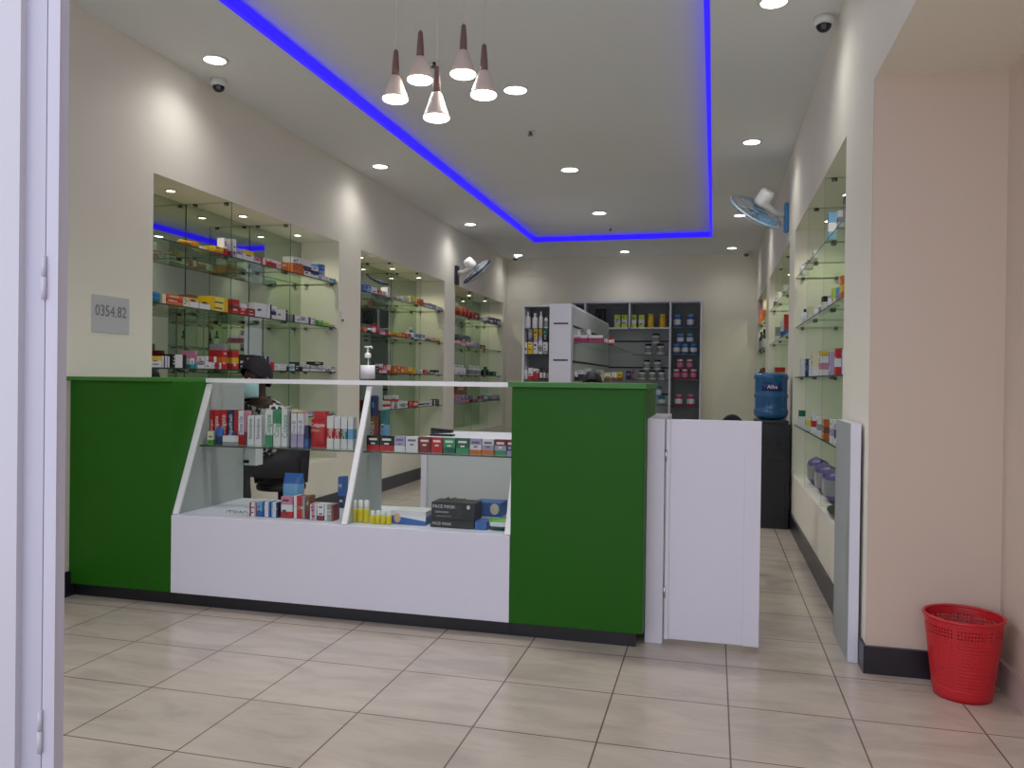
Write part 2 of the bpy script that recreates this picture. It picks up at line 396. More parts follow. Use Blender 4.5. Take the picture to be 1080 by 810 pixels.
# ------------------------------------------------------------------ glass shelving in the niches
SHZ = [1.92, 1.54, 1.162, 0.80]
NICHES = {
    'L1': dict(x=XL, s=-1, y=NL[0], div=[4.74, 5.51], name='niche by wall sign'),
    'L2': dict(x=XL, s=-1, y=NL[1], div=[7.53, 8.31], name='niche behind pump bottle'),
    'L3': dict(x=XL, s=-1, y=NL[2], div=[10.27, 11.05], name='niche under dark fan'),
    'R1': dict(x=XR, s=1, y=NR[0], div=[4.83, 5.65], name='niche by end post'),
    'R2': dict(x=XR, s=1, y=NR[1], div=[7.75, 8.58], name='niche behind water bottle'),
    'R3': dict(x=XR, s=1, y=NR[2], div=[10.57, 11.23], name='corner niche past bottle'),
}
for key, n in NICHES.items():
    x, s, (y0, y1) = n['x'], n['s'], n['y']
    xb = x + s * (ND - .006)
    root = thing('glass_shelving', 'mirrored glass shelving with vertical dividers in the ' + n['name'], 'shelving', (x + s * .18, (y0 + y1) / 2, NZ0), 'mirrored glass shelving in the wall niches')
    n['root'] = root
    MB().box(min(xb, x + s * (ND - .0005)), max(xb, x + s * (ND - .0005)), y0 + .001, y1 - .001, NZ0 + .001, NZ1 - .001, MIRROR).build('mirror_back', root)
    ys = [y0 + .002] + n['div'] + [y1 - .002]
    for z in SHZ:
        for a, b in zip(ys[:-1], ys[1:]):
            xa, xc = x + s * .012, xb - s * .003
            MB().box(min(xa, xc), max(xa, xc), a + .005, b - .005, z - .008, z, SHELF, ends=EDGE).build('glass_shelf', root)
            for yy in (a, b):
                for xx in (x + s * .06, xb - s * .06):
                    q = 1 if yy == a else -1
                    MB().box(xx - .012, xx + .012, min(yy + q * .004, yy + q * .028), max(yy + q * .004, yy + q * .028), z - .020, z - .0085, CLIP).build('shelf_clip', root)
    for yv in n['div']:
        xa, xc = x + s * .008, xb - s * .002
        MB().box(min(xa, xc), max(xa, xc), yv - .004, yv + .004, NZ0 + .002, NZ1 - .002, GLASS, ends=EDGE).build('glass_divider', root)
        for xx in (x + s * .06, xb - s * .06):
            MB().lathe([(.016, 0), (.016, -.016)], (xx, yv + .018, NZ1 - .001), 12, M=CLIP).build('top_clip', root)
    for k, yy in enumerate([y0 + .40, (y0 + y1) / 2 + .02, y1 - .37]):
        lx = x + s * .19
        t = thing('niche_downlight', 'lit spotlight in top of the %s, %s from near end' % (n['name'], ('first', 'second', 'third')[k]), 'niche light', (lx, yy, NZ1), 'spotlights in the niche tops')
        MB().lathe([(.034, 0), (.033, -.006), (.026, -.007), (.026, -.002)], (lx, yy, NZ1), 18, M=CHROME).build('trim_ring', t)
        MB().lathe([(.0255, -.0065), (.0255, -.0045)], (lx, yy, NZ1), 18, M=LAMPN).build('diffuser', t)
        spot('niche_beam', (lx, yy, NZ1 - .02), 4.6, 150, color=(1.0, .96, .70), radius=.02)

# ------------------------------------------------------------------ goods on the shelves
ORD = ['first', 'second', 'third', 'fourth', 'fifth', 'sixth', 'seventh', 'eighth', 'ninth', 'tenth', 'eleventh', 'twelfth', 'thirteenth', 'fourteenth', 'fifteenth', 'sixteenth', 'seventeenth', 'eighteenth', 'nineteenth', 'twentieth']
ORD += [t + '-' + o for t in ('twenty', 'thirty') for o in ORD[:9]]
ORD.insert(29, 'thirtieth')
C = dict(w='#d8d6da', cr='#d9d0b4', y='#d8b21e', ly='#e2cf62', o='#cc6a22', r='#b81f28', dr='#7d1f28', m='#a8245f', p='#c47f98', l='#a79bbd', b='#2f5fa8', lb='#6aa2cf', n='#232a5c', k='#111114', G='#3b8f62', t='#1f8a94', g='#4e9a34', lg='#b4cf4a', dg='#1f5d4a', gy='#8f9296', br='#7a4a30', pu='#5b4a86', te='#2a6f72')
CN = dict(G='green', w='white', cr='cream', y='yellow', ly='pale yellow', o='orange', r='red', dr='maroon', m='magenta', p='pink', l='lilac', b='blue', lb='light blue', n='navy', k='black', t='teal', g='green', lg='lime', dg='dark green', gy='grey', br='brown', pu='purple', te='teal')

def carton_mb(ax, a0, a1, d0, d1, z0, h, cols, mode='h', prints=True):
    """A carton along axis ax ('x' or 'y') from a0 to a1, its shown face at d0, its depth to d1. Bands of colour are part of the box."""
    mb = MB()
    def B(u0, u1, v0, v1, za, zb, M):
        if ax == 'x': mb.box(u0, u1, min(v0, v1), max(v0, v1), za, zb, M)
        else: mb.box(min(v0, v1), max(v0, v1), u0, u1, za, zb, M)
    k = len(cols)
    if mode == 'h':
        fr = [0, 1] if k == 1 else [0, .38, 1] if k == 2 else [0, .3, .62, 1] if k == 3 else [q / k for q in range(k + 1)]
        for i in range(k): B(a0, a1, d0, d1, z0 + h * fr[i], z0 + h * fr[i + 1], cm(C[cols[i]]))
    else:
        fr = [0, 1] if k == 1 else [0, .6, 1] if k == 2 else [0, .25, .75, 1] if k == 3 else [q / k for q in range(k + 1)]
        for i in range(k): B(a0 + (a1 - a0) * fr[i], a0 + (a1 - a0) * fr[i + 1], d0, d1, z0, z0 + h, cm(C[cols[i]]))
    if prints:
        w = a1 - a0; e = -.0007 if d1 > d0 else .0007
        ink = cm('#3b3a48') if cols[-1] in ('w', 'cr', 'ly', 'y', 'lg', 'l', 'lb', 'p') else cm('#d9d4cc')
        for i in range(random.choice((2, 3))):
            zz = z0 + h * random.uniform(.15, .8); uu = a0 + w * random.uniform(.1, .3); ul = w * random.uniform(.3, .6)
            B(uu, min(uu + ul, a1 - w * .06), d0 + e, d0, zz, zz + min(.012, h * .09), ink)
    return mb
def bottle_mb(cx, cy, z0, h, r, cols, n=14):
    """cols: body, label, cap."""
    b, l, c_ = [cm(C[q], .3) for q in cols]
    mb = MB()
    mb.lathe([(r * .9, 0), (r, .006), (r, h * .12), (r * 1.01, h * .125), (r * 1.01, h * .55), (r, h * .555), (r, h * .66), (r * .4, h * .76), (r * .4, h * .80), (r * .48, h * .805), (r * .46, h * .99), (r * .3, h)], (cx, cy, z0), n,
             mats=[b, b, b, l, b, b, b, b, c_, c_, c_])
    return mb
def jar_mb(cx, cy, z0, h, r, cols, n=16):
    b, l, c_ = [cm(C[q], .3) for q in cols]
    mb = MB()
    mb.lathe([(r * .92, 0), (r, .008), (r, h * .2), (r * 1.01, h * .205), (r * 1.01, h * .62), (r, h * .625), (r * .96, h * .72), (r * .78, h * .78), (r * .78, h * .80), (r * .86, h * .805), (r * .86, h * .99), (r * .8, h)], (cx, cy, z0), n,
             mats=[b, b, b, l, b, b, b, b, c_, c_, c_])
    return mb
def pouch_mb(ax, a0, a1, d0, d1, z0, h, cols):
    """A soft pack: pillow shaped, pinched at top and bottom, two colour zones."""
    mb = MB(); dm = (d0 + d1) / 2; hd = abs(d1 - d0) / 2; nu, nv = 8, 8
    for side in (-1, 1):
        base = len(mb.v)
        for j in range(nv + 1):
            for i in range(nu + 1):
                u, v = i / nu, j / nv
                bulge = hd * (max(0, 1 - (2 * v - 1) ** 4)) ** .6 * (max(0, 1 - (2 * u - 1) ** 6)) ** .5
                a = a0 + (a1 - a0) * (u + .02 * math.sin(7 * v) * (1 - u)); d = dm + side * bulge; z = z0 + h * v
                mb.v.append(Vector((a, d, z)) if ax == 'x' else Vector((d, a, z)))
        for j in range(nv):
            for i in range(nu):
                q = [base + j * (nu + 1) + i, base + j * (nu + 1) + i + 1, base + (j + 1) * (nu + 1) + i + 1, base + (j + 1) * (nu + 1) + i]
                ci = min(len(cols) - 1, int(j / nv * len(cols)))
                mb.face(q if side < 0 else q[::-1], cm(C[cols[ci]], .3), True)
    return mb
def tube_mb(cx, cy, z0, h, r, cols, ax='x'):
    b, c_ = cm(C[cols[0]], .35), cm(C[cols[1]], .35)
    mb = MB(); n = 14; prof = [(r * .8, r * .8, 0, c_), (r * .85, r * .85, h * .16, c_), (r, r, h * .18, b), (r * 1.02, r * .7, h * .55, b), (r * 1.1, r * .12, h, b)]
    base = len(mb.v)
    for (ru, rd, z, _) in prof:
        for i in range(n):
            a = 2 * PI * i / n; u, d = ru * math.cos(a), rd * math.sin(a)
            mb.v.append(Vector((cx + (u if ax == 'x' else d), cy + (d if ax == 'x' else u), z0 + z)))
    for k in range(len(prof) - 1):
        for i in range(n):
            j = (i + 1) % n
            mb.face((base + k * n + i, base + k * n + j, base + (k + 1) * n + j, base + (k + 1) * n + i), prof[k][3], True)
    mb.face([base + i for i in reversed(range(n))], c_); mb.face([base + (len(prof) - 1) * n + i for i in range(n)], b)
    return mb
def colour_words(cols):
    w = []
    for q in reversed(cols):
        if CN[q] not in w: w.append(CN[q])
    return ' and '.join(w[:2])
KIND = dict(c='carton', v='carton', b='bottle', j='jar', p='pouch', t='tube')
def place(kind, ax, a0, a1, d0, depth, z0, h, cols, label, group, flip=1):
    """d0: shown face; the depth runs to d0 + flip*depth."""
    z0 += .0006; d1 = d0 + flip * depth; w = a1 - a0
    am = (a0 + a1) / 2
    if kind in 'cv':
        mb = carton_mb(ax, a0, a1, d0, d1, z0, h, cols, 'h' if kind == 'c' else 'v', prints=w * h > .002)
        return solo('medicine_carton', mb, label, 'carton', group)
    if kind == 'p': return solo('plastic_pouch', pouch_mb(ax, a0, a1, d0, d1, z0, h, cols), label, 'pouch', group)
    r = w / 2 * .98; dm = d0 + flip * (r + .001)
    cx, cy = (am, dm) if ax == 'x' else (dm, am)
    if kind == 'b': return solo('medicine_bottle', bottle_mb(cx, cy, z0, h, r, cols), label, 'bottle', group)
    if kind == 'j': return solo('supplement_jar', jar_mb(cx, cy, z0, h, r, cols), label, 'jar', group)
    if kind == 't': return solo('squeeze_tube', tube_mb(cx, cy, z0, h, r / 1.1, cols, ax), label, 'tube', group)
LEVEL = ['top', 'second', 'third', 'fourth', 'bottom']
DEPTH_RNG = random.Random(3)
DEP = {}
def stock(key, level, items):
    """items: (px0, px1, px_top, kind, colours[, stack level px_bottom])"""
    n = NICHES[key]; x, s = n['x'], n['s']; xf = x + s * .022
    z = (SHZ + [NZ0])[level]
    rec = []
    for it in items:
        px0, px1, pt, kind, cols = it[:5]
        pm = (px0 + px1) / 2
        ya, yb = sorted((at(px0, 380, 0, xf).y, at(px1, 380, 0, xf).y))
        h = at(pm, pt, 0, xf).z - z
        if s > 0:
            yb = min(at(px0, 380, 0, xf).y, n['y'][1] - .03); ya = yb - .065
            DEP[round(ya, 4)] = min(.2, max(.03, at(px1, 380, 1, ya).x - xf + .012))
            h = at(px0 * .5 + px1 * .5, pt, 1, ya).z - z
        if len(it) > 5:
            zb = at(pm, it[5], 1, ya).z if s > 0 else at(pm, it[5], 0, xf).z; h = h - (zb - z)
        else: zb = z
        rec.append([ya, yb, max(h, .02), kind, cols, zb])
    rec.sort(key=lambda r: (round(r[5], 2) > round(z, 2), r[0]))
    last = n['y'][0] + .012; k = 0; placed = []
    for ya, yb, h, kind, cols, zb in rec:
        ya_key = round(ya, 4)
        stacked = zb > z + .01
        for dv in n['div']:
            if ya < dv + .008 and yb > dv - .008:
                if dv - ya > yb - dv: yb = dv - .008
                else: ya = dv + .008
        if not stacked:
            ya = max(ya, last + .002)
        yb = min(yb, n['y'][1] - .012)
        if yb - ya < .018: yb = ya + .018
        w = yb - ya
        if yb > n['y'][1] - .01: continue
        zz = zb
        if stacked:
            under = [p for p in placed if p[0] < yb and p[1] > ya]
            zz = max([p[2] for p in under], default=z) + .0008
        elif True: last = yb
        dep = DEP.get(ya_key) if s > 0 else min(.12, max(.035, DEPTH_RNG.uniform(.05, .11)))
        if kind in 'bjt':
            w = min(w, .11); yb = ya + w
        lab = '%s %s, %s from near end, %s shelf, %s' % (colour_words(cols), KIND[kind], ORD[k], LEVEL[level] if level < 4 else 'bottom', n['name'])
        if stacked: lab = '%s %s lying on another, %s from near end, %s shelf, %s' % (CN[cols[-1]], KIND[kind], ORD[k], LEVEL[level] if level < 4 else 'bottom', n['name'])
        place(kind, 'y', ya + .001, yb - .001, xf, dep, zz, h, cols, lab, 'goods on the %s shelf of the %s' % (LEVEL[level], n['name']), s)
        placed.append((ya, yb, zz + h)); k += 1

stock('L1', 0, [(193.7, 202, 253, 'p', 'oy'), (202.5, 211, 254, 'p', 'yo'), (212, 216, 260, 'c', 'w'), (217, 220.5, 259.5, 'c', 'y'), (221, 224.5, 260, 'c', 'y'), (225.5, 234.5, 260, 'c', 'oy'),
                (235, 239, 251, 'c', 'rw'), (239.6, 243, 251.5, 'c', 'rww'), (244.6, 248, 252, 'c', 'lww'), (248.6, 255, 262, 'c', 'wl'), (255.5, 266.5, 264, 'c', 'wwy'),
                (267, 274, 271.5, 'c', 'wp'), (274.5, 280.5, 272, 'v', 'rwr'), (281.5, 290.6, 273.5, 'c', 'rrw'), (291.2, 295.2, 276, 'c', 'w'), (296, 304, 276.5, 'c', 'o'),
                (308, 311, 270.5, 'c', 'oow'), (311.3, 314.3, 271, 'c', 'oow'), (314.6, 317.2, 272, 'c', 'oow'), (317.5, 319.9, 272.5, 'c', 'oow'), (320.2, 327.2, 274.5, 'c', 'wnw'), (328, 334.8, 281, 'c', 'wnw'),
                (335.4, 338.4, 278.5, 'c', 'lbb'), (338.7, 341.6, 279, 'c', 'wlbb'), (342.6, 346.5, 292, 'c', 'w'), (346.8, 350.7, 293.5, 'c', 'wl'), (351.7, 355.6, 294.5, 'c', 't')])
stock('L1', 1, [(160.8, 170, 306.5, 'p', ['t', 'b']), (170.5, 174.5, 310, 'c', ['cr']), (175, 192, 311, 'c', ['o', 'r', 'o']), (192.6, 198.6, 313.5, 'c', ['cr']), (199, 209, 314.5, 'c', ['w', 'w', 'y']), (210.5, 221.3, 317.5, 'c', ['w', 'w', 'y']),
       (200, 208, 312, 'c', ['br'], 314.5), (221.8, 240.5, 313.5, 'v', ['y', 'ly', 'y']), (244.5, 252, 316, 'c', ['r', 'dr', 'r']), (252.5, 260, 325, 'c', ['r']), (260.4, 268.4, 325.5, 'c', ['r', 'dr']), (254, 260, 320.5, 'c', ['w'], 325),
       (269, 281, 320, 'c', ['w']), (281.6, 286, 321, 'v', ['w', 'n']), (286.5, 290.8, 323, 'c', ['w', 'n', 'w']), (291.2, 297.6, 326.5, 'c', ['w']), (298.1, 304.2, 327, 'v', ['w', 'k']), (307.2, 311.4, 332, 'v', ['gy', 'k', 'w']), (312, 316.2, 333, 'c', ['w']),
       (316.8, 321.6, 334, 'c', ['w', 'l']), (322, 327, 334.5, 'v', ['w', 'n']), (327.4, 332.2, 335.5, 'v', ['w', 'l']), (334.4, 340.4, 338, 'c', ['g']), (340.8, 347.6, 340.5, 'c', ['g', 'lg']), (348, 352.8, 343.5, 'c', ['gy'])])
stock('L1', 2, [(159.8, 170.6, 376, 'c', ['w', 'w', 'y']), (171, 174, 375.5, 'v', ['w', 'k']), (174.3, 177, 375.5, 'v', ['w', 'gy']), (177.3, 179.8, 376, 'v', ['w', 'k']), (180.5, 196.5, 374, 'v', ['k', 'w', 'k']), (201, 205, 378, 'c', ['t', 'w']), (205.4, 208, 370, 'c', ['t', 'p', 'p']),
                (208.6, 215.8, 376.5, 'c', ['w', 'gy', 'w']), (216.4, 223.4, 382, 'c', ['w', 'w']), (224, 233.6, 382.5, 'v', ['w', 'r', 'w']), (217, 228.4, 376, 'v', ['w', 'r', 'w'], 382), (234.2, 242.2, 369.5, 'c', ['r', 'o', 'r']), (244.8, 251.8, 370, 'c', ['r', 'y', 'r']), (236, 242, 363, 'c', ['gy'], 369.5),
                (252.6, 259, 374, 'c', ['k']), (259.4, 266, 374.5, 'c', ['n', 'k']), (268, 272, 374.5, 'v', ['n', 'w']), (272.4, 276.4, 375, 'v', ['n', 'lb']), (276.8, 280.8, 375.5, 'v', ['n', 'w']), (281.2, 285.4, 376, 'v', ['n', 'l']),
                (286.5, 289, 382, 'v', ['r']), (289.6, 295.6, 384, 'c', ['w']), (296, 302, 384.5, 'c', ['w', 'w']), (302.6, 304.8, 386.5, 'c', ['dg']), (308, 311, 384, 'c', ['w', 'lb', 'w']), (311.6, 316, 382, 'c', ['k']), (316.4, 319.2, 387, 'c', ['k']), (320, 326, 384.5, 'c', ['w', 'gy', 'w']),
                (327.4, 335.6, 386, 'c', ['w', 'gy']), (336.4, 343.4, 385.5, 'c', ['w', 'l', 'w']), (331, 341, 382, 'c', ['k'], 385.5), (344.6, 349, 386.5, 'c', ['gy', 'w']), (349.4, 353.4, 387, 'c', ['w', 'gy'])])
stock('L1', 3, [(282, 290, 432, 'c', ['br', 'o']), (291, 299, 433, 'c', ['w']), (300, 308, 431, 'c', ['o', 'br']), (309, 316, 432, 'c', ['r', 'w']), (320, 330, 434, 'c', ['w', 'l']), (332, 342, 434, 'c', ['w', 'lb']), (346, 353, 435, 'c', ['gy'])])
stock('L2', 0, [(382.2, 385.6, 300, 'c', ['b']), (386, 390.6, 300.5, 'c', ['lb', 'b']), (391.2, 397, 303, 'c', ['w']), (398, 402.3, 306.3, 'c', ['p', 'r']), (402.7, 407, 307, 'c', ['p', 'w']), (408, 410.6, 303, 'c', ['w']), (414, 418.4, 313.5, 'c', ['w', 'p']), (419, 424, 314, 'c', ['w']), (425, 431, 313, 'c', ['w', 'cr', 'w']),
                (432, 435.2, 313, 'c', ['cr', 'ly']), (435.6, 439, 314, 'c', ['cr', 'ly']), (441, 446, 315.4, 'c', ['o', 'r', 'o']), (447, 451, 319.5, 'c', ['w', 'gy']), (451.4, 455.6, 320, 'c', ['w', 'l']), (456.4, 461, 321.5, 'v', ['gy', 'w']), (462, 466.4, 324, 'c', ['gy'])])
stock('L2', 1, [(383, 387, 345, 'c', ['r', 'o']), (388, 393, 346, 'p', ['n', 'w']), (394.2, 397.2, 341.5, 'b', ['r', 'w', 'dr']), (398, 401.6, 341, 'b', ['dr', 'm', 'r']), (402, 406, 348.5, 'c', ['w', 'p']), (407, 410, 350.5, 'c', ['r']), (410.2, 411.2, 350.5, 'c', ['r', 'w']), (415, 418.8, 350.5, 'c', ['r', 'y', 'y']), (419.2, 423.4, 351, 'c', ['o', 'y', 'y']), (424, 427.4, 351, 'c', ['o', 'r']), (427.8, 431, 351.5, 'c', ['r', 'o']),
                (431.8, 434.2, 348, 'b', ['w', 'pu', 'w']), (434.6, 437.2, 345.5, 'b', ['pu', 'w', 'w']), (438.2, 443, 352.5, 'c', ['w', 'lb']), (443.4, 448, 353, 'c', ['w', 'gy']), (449, 454, 355, 'c', ['te', 'cr']), (455, 459.4, 356.2, 'c', ['o', 'cr']), (459.8, 464, 356.8, 'c', ['br', 'ly'])])
stock('L2', 2, [(396, 400, 386.5, 'c', ['k']), (400.5, 404, 384, 'c', ['w', 'r', 'w']), (404.4, 408, 384.5, 'c', ['w', 'p', 'r']), (408.4, 412, 385, 'c', ['r', 'w']), (415.6, 419, 386, 'c', ['o']), (419.4, 422.8, 386, 'c', ['o', 'r', 'o']), (423.2, 426.6, 386.5, 'c', ['o', 'y', 'o']), (427, 430.4, 387, 'c', ['o']), (431, 434.4, 387.5, 'c', ['o', 'ly']), (434.8, 438.6, 388, 'c', ['y']), (440, 446, 389.5, 'c', ['cr', 'w']), (448, 451.2, 390, 'c', ['o', 'r']), (454, 458, 392, 'c', ['gy']), (459.4, 463, 390.5, 'c', ['w', 'k'])])
stock('L2', 3, [(407, 413.4, 423, 'c', ['w', 'r', 'w']), (407.4, 421, 416.5, 'c', ['r', 'w'], 423), (414, 421.8, 423.5, 'v', ['w', 'gy', 'w']), (422.4, 430.4, 423, 'c', ['w', 'gy', 'w']), (431.8, 436.6, 423.5, 'c', ['r']), (437, 441.6, 423, 'c', ['r', 'w', 'r']), (442.2, 448, 424, 'c', ['w', 'k', 'w']), (448.6, 454.4, 423, 'c', ['w', 'gy', 'w']), (455, 459.6, 422, 'v', ['w', 'k', 'w']), (460, 463.6, 421, 'c', ['k'])])
stock('L3', 0, [(483, 487.8, 323.5, 'p', ['r', 'o']), (488.2, 492, 323.5, 'p', ['r', 'o']), (492.4, 495.8, 325.5, 'p', ['r', 'r']), (496.2, 500, 329.5, 'c', ['dr', 'r']), (500.4, 505, 330, 'v', ['r', 'k']), (506, 508.4, 335, 'c', ['w', 'gy']), (512, 515.6, 334.5, 'c', ['n', 'l']), (516, 519.6, 334.8, 'c', ['n', 'w', 'n']), (520, 523.6, 335.5, 'c', ['n']), (524, 527.8, 336.5, 'c', ['n', 'lb', 'n'])])
stock('L3', 1, [(481.5, 486, 356.5, 'c', ['p', 'w', 'dr']), (486.4, 491, 357, 'c', ['w', 'p', 'm']), (491.4, 496.4, 358, 'c', ['p', 'w', 'm']), (498.4, 502, 360, 'c', ['l', 'w']), (502.4, 506, 362, 'c', ['l']), (507.5, 511.8, 364, 'c', ['o', 'br']), (482, 496, 353.5, 'c', ['te'], 356.8)])
stock('L3', 2, [(482 + 3.9 * i, 485.4 + 3.9 * i, 384.5 + .35 * i, 'b', ['w', 'w', 'w']) for i in range(3)] + [(495.7 + 3.5 * i, 498.7 + 3.5 * i, 385.5 + .3 * i, 'b', ['w', 'gy', 'w']) for i in range(4)] + [(510.4, 512.6, 391, 'c', ['k']), (514.6, 517.4, 387, 'b', ['dg', 'k', 'k']), (520.5, 523.5, 392, 'c', ['dg'])])
stock('L3', 3, [(481, 485.6, 416, 'c', ['l', 'p']), (486, 490.4, 416, 'c', ['p', 'l']), (490.8, 495.4, 416.5, 'c', ['p', 'pu']), (482, 493, 406.5, 'c', ['br'], 416), (499, 504, 417.5, 'c', ['dr', 'gy']), (504.6, 510.6, 418, 'c', ['gy', 'dr']), (512.4, 516.4, 415.5, 'j', ['lb', 'w', 'w']), (518, 527.4, 417, 'c', ['b', 'gy'])])
stock('R1', 0, [(841.5, 843.8, 277, 'b', ['w', 'w', 'w']), (846, 848.4, 273, 'b', ['gy', 'w', 'w']), (850, 852.4, 270, 'b', ['w', 'gy', 'w']), (855.5, 858.5, 264, 'c', ['w']), (870, 878, 224, 'c', ['lb', 'w', 'lb']), (880, 886, 222, 'c', ['w', 'gy', 'w']), (886.6, 891.4, 206, 'c', ['gy', 'k'])])
stock('R1', 1, [(843.6, 846, 325.5, 'b', ['w', 'w', 'k']), (846.4, 849.4, 325, 'b', ['w', 'w', 'w']), (850.6, 855.6, 323, 'c', ['w', 'cr']), (856.4, 859.6, 322.5, 'b', ['w', 'w', 'w']), (861.4, 864.2, 318, 'b', ['w', 'gy', 'w']), (865.4, 868.8, 312.5, 'c', ['w', 'w', 'k']), (871, 874, 306.5, 'b', ['gy', 'w', 'w']), (875.8, 879.6, 303.5, 'c', ['cr', 'lg']), (880.4, 883.4, 303, 'c', ['gy', 'lb']), (884.4, 890.4, 290.5, 'c', ['o', 'y', 'o'])])
stock('R1', 2, [(844, 848.4, 378, 'v', ['w', 'gy']), (849, 852.4, 378.5, 'c', ['n', 'b', 'n']), (853, 855.2, 379, 'c', ['w']), (856, 863, 371, 'c', ['w', 'cr']), (863.6, 871.8, 374.5, 'c', ['w', 'p', 'w']), (863.8, 871.6, 370.5, 'c', ['y'], 374.5), (874, 878.8, 371, 'v', ['l', 'pu']), (880, 886.6, 367.5, 'c', ['r', 'w', 'r']), (887.4, 891.4, 368, 'v', ['w', 'b'])])
stock('R1', 3, [(843, 848.6, 433, 'c', ['w', 'w', 'dg']), (850, 854.6, 443, 'c', ['w', 'ly']), (856.2, 861.8, 436, 'c', ['w', 'r', 'w']), (862.2, 867.6, 440, 'c', ['w', 'gy', 'w']), (868.2, 875.4, 442.5, 'c', ['o', 'br', 'o']), (876, 880.4, 443, 'c', ['w', 'l', 'w']), (880.8, 886, 443.5, 'c', ['w', 'n', 'w'])])
stock('R2', 0, [(814.5, 817, 313, 'b', ['w', 'gy', 'w']), (819, 822, 308, 'c', ['w']), (825, 829, 300, 'c', ['dg', 'w'])])
stock('R2', 1, [(817, 822, 345, 'c', ['w', 'gy']), (822.5, 825.5, 338, 'c', ['b', 'w']), (826, 830.5, 331.5, 'c', ['b', 'r', 'r'])])
stock('R2', 2, [(813, 816, 388, 'c', ['w']), (817, 827, 387.5, 'c', ['w', 'o', 'r'])])
stock('R3', 0, [(799, 803, 309, 'c', ['o', 'p']), (803.6, 807, 308, 'c', ['o', 'cr'])])
stock('R3', 1, [(799, 802, 350, 'b', ['k', 'gy', 'k']), (803, 806, 347, 'b', ['dg', 'w', 'k'])])
stock('R3', 2, [(799, 802.4, 389, 'b', ['k', 'gy', 'k']), (803, 806.6, 388, 'c', ['br'])])
# packs lying on the sill of the niche by the end post
for k, (y0, y1, w_) in enumerate([(5.70, 5.96, 'farther'), (5.24, 5.56, 'middle'), (4.88, 5.18, 'half hidden')]):
    t = thing('sanitary_pack', 'grey and purple plastic pack on the bottom sill beside the end post, %s one' % w_, 'pack', (.70, (y0 + y1) / 2, NZ0), 'plastic packs on the niche sill')
    pouch_mb('y', y0 + .004, y1 - .004, .632, .77, NZ0 + .0006, .185, ['pu', 'gy', 'gy', 'pu']).build('pack_body', t)
    MB().ball((.636, (y0 + y1) / 2, NZ0 + .09), .045, cm('#c9c4d0'), 14, 8, sx=.15).build('round_label', t)
t = MB(); t.lathe([(.10, 0), (.15, .008), (.165, .03), (.16, .031), (.145, .012), (.01, .008)], (.70, 4.45, NZ0 + .0015), 30, M=mat('dark_tray', '#4b4f44', .3), sy=1.7, sx=.7)
solo('oval_tray', t, 'dark oval tray lying on the niche sill in front of grey packs', 'tray')

# ------------------------------------------------------------------ service counter
FY = 3.36                                      # face of the counter
CT = 1.085                                     # underside of the tops
def kick(x0, x1, parent): MB().box(x0, x1, FY + .026, FY + .055, 0.0005, .062, BLACK).build('plinth', parent)
# cabinet against the left wall
LX0, LX1 = XL + .001, -2.549
t = thing('counter_cabinet', 'green laminate counter cabinet against the cream wall, beside the slanted glass', 'counter cabinet', (-2.84, 3.66, 0), 'green counter cabinets')
MB().box(LX0, LX1, FY, 3.96, .062, CT, GREEN).build('carcass', t, .002)
MB().box(LX0, LX1, FY - .028, 3.97, CT + .0005, CT + .02, GREEN_TOP).build('top', t, .002)
kick(LX0 + .02, LX1, t)
# cabinet beside the gate
RX_0, RX_1 = -.848, -.275
t = thing('counter_cabinet', 'green laminate counter cabinet beside the white gate', 'counter cabinet', (-.56, 3.66, 0), 'green counter cabinets')
MB().box(RX_0, RX_1 - .004, FY, 3.96, .062, CT, GREEN).build('carcass', t, .002)
MB().box(RX_1 - .004, RX_1, FY, 3.96, .062, CT, GREEN).build('side_edging', t)
MB().box(RX_0 - .012, RX_1 + .006, FY - .028, 3.97, CT + .0005, CT + .022, GREEN_TOP).build('top', t, .002)
kick(RX_0, RX_1 - .03, t)
# glass display counter between them
DX0, DX1, DM = -2.547, -.850, -1.637
DECK = .44
GB, GT = (FY + .012, DECK + .002), (3.632, CT - .012)      # slanted glass from bottom to top, y z
gd = Vector((0, GT[0] - GB[0], GT[1] - GB[1])); gn = Vector((0, -gd.z, gd.y)).normalized()
sc = thing('display_counter', 'white glass-fronted display counter with slanted glass between two green cabinets', 'display counter', (-1.7, 3.66, 0))
MB().box(DX0, DX1, FY, FY + .018, .062, DECK, WHITE).build('front_panel', sc, .0015)
MB().box(DX0, DX1, FY + .018, 3.95, DECK - .02, DECK - .001, WHITE).build('deck', sc)
MB().box(DX0, DX1, 3.932, 3.95, .062, DECK - .02, WHITE).build('back_panel', sc)
kick(DX0, DX1, sc)
def side_panel(xa, xb, yb):
    return MB().prism([(FY + .03, DECK), (yb, DECK), (yb, CT - .006), (GT[0] + .012, CT - .006)], 0, xa, xb, INNER)
side_panel(DX0 + .001, DX0 + .017, 3.945).build('side_panel', sc)
side_panel(DX1 - .017, DX1 - .001, 3.945).build('side_panel', sc)
side_panel(DM - .008, DM + .008, 3.775).build('middle_panel', sc)
def slant_bar(xa, xb, th, M):
    a = Vector((0, *GB)); b = Vector((0, *GT))
    p = [a + gn * th, b + gn * th, b - gn * .010, a - gn * .010]
    return MB().prism([(q.y, q.z) for q in p], 0, xa, xb, M)
slant_bar(DX0, DX0 + .028, .004, WHITE_EDGE).build('slanted_post', sc)
slant_bar(DM - .013, DM + .013, .004, WHITE_EDGE).build('slanted_post', sc)
slant_bar(DX1 - .026, DX1, .004, WHITE_EDGE).build('slanted_post', sc)
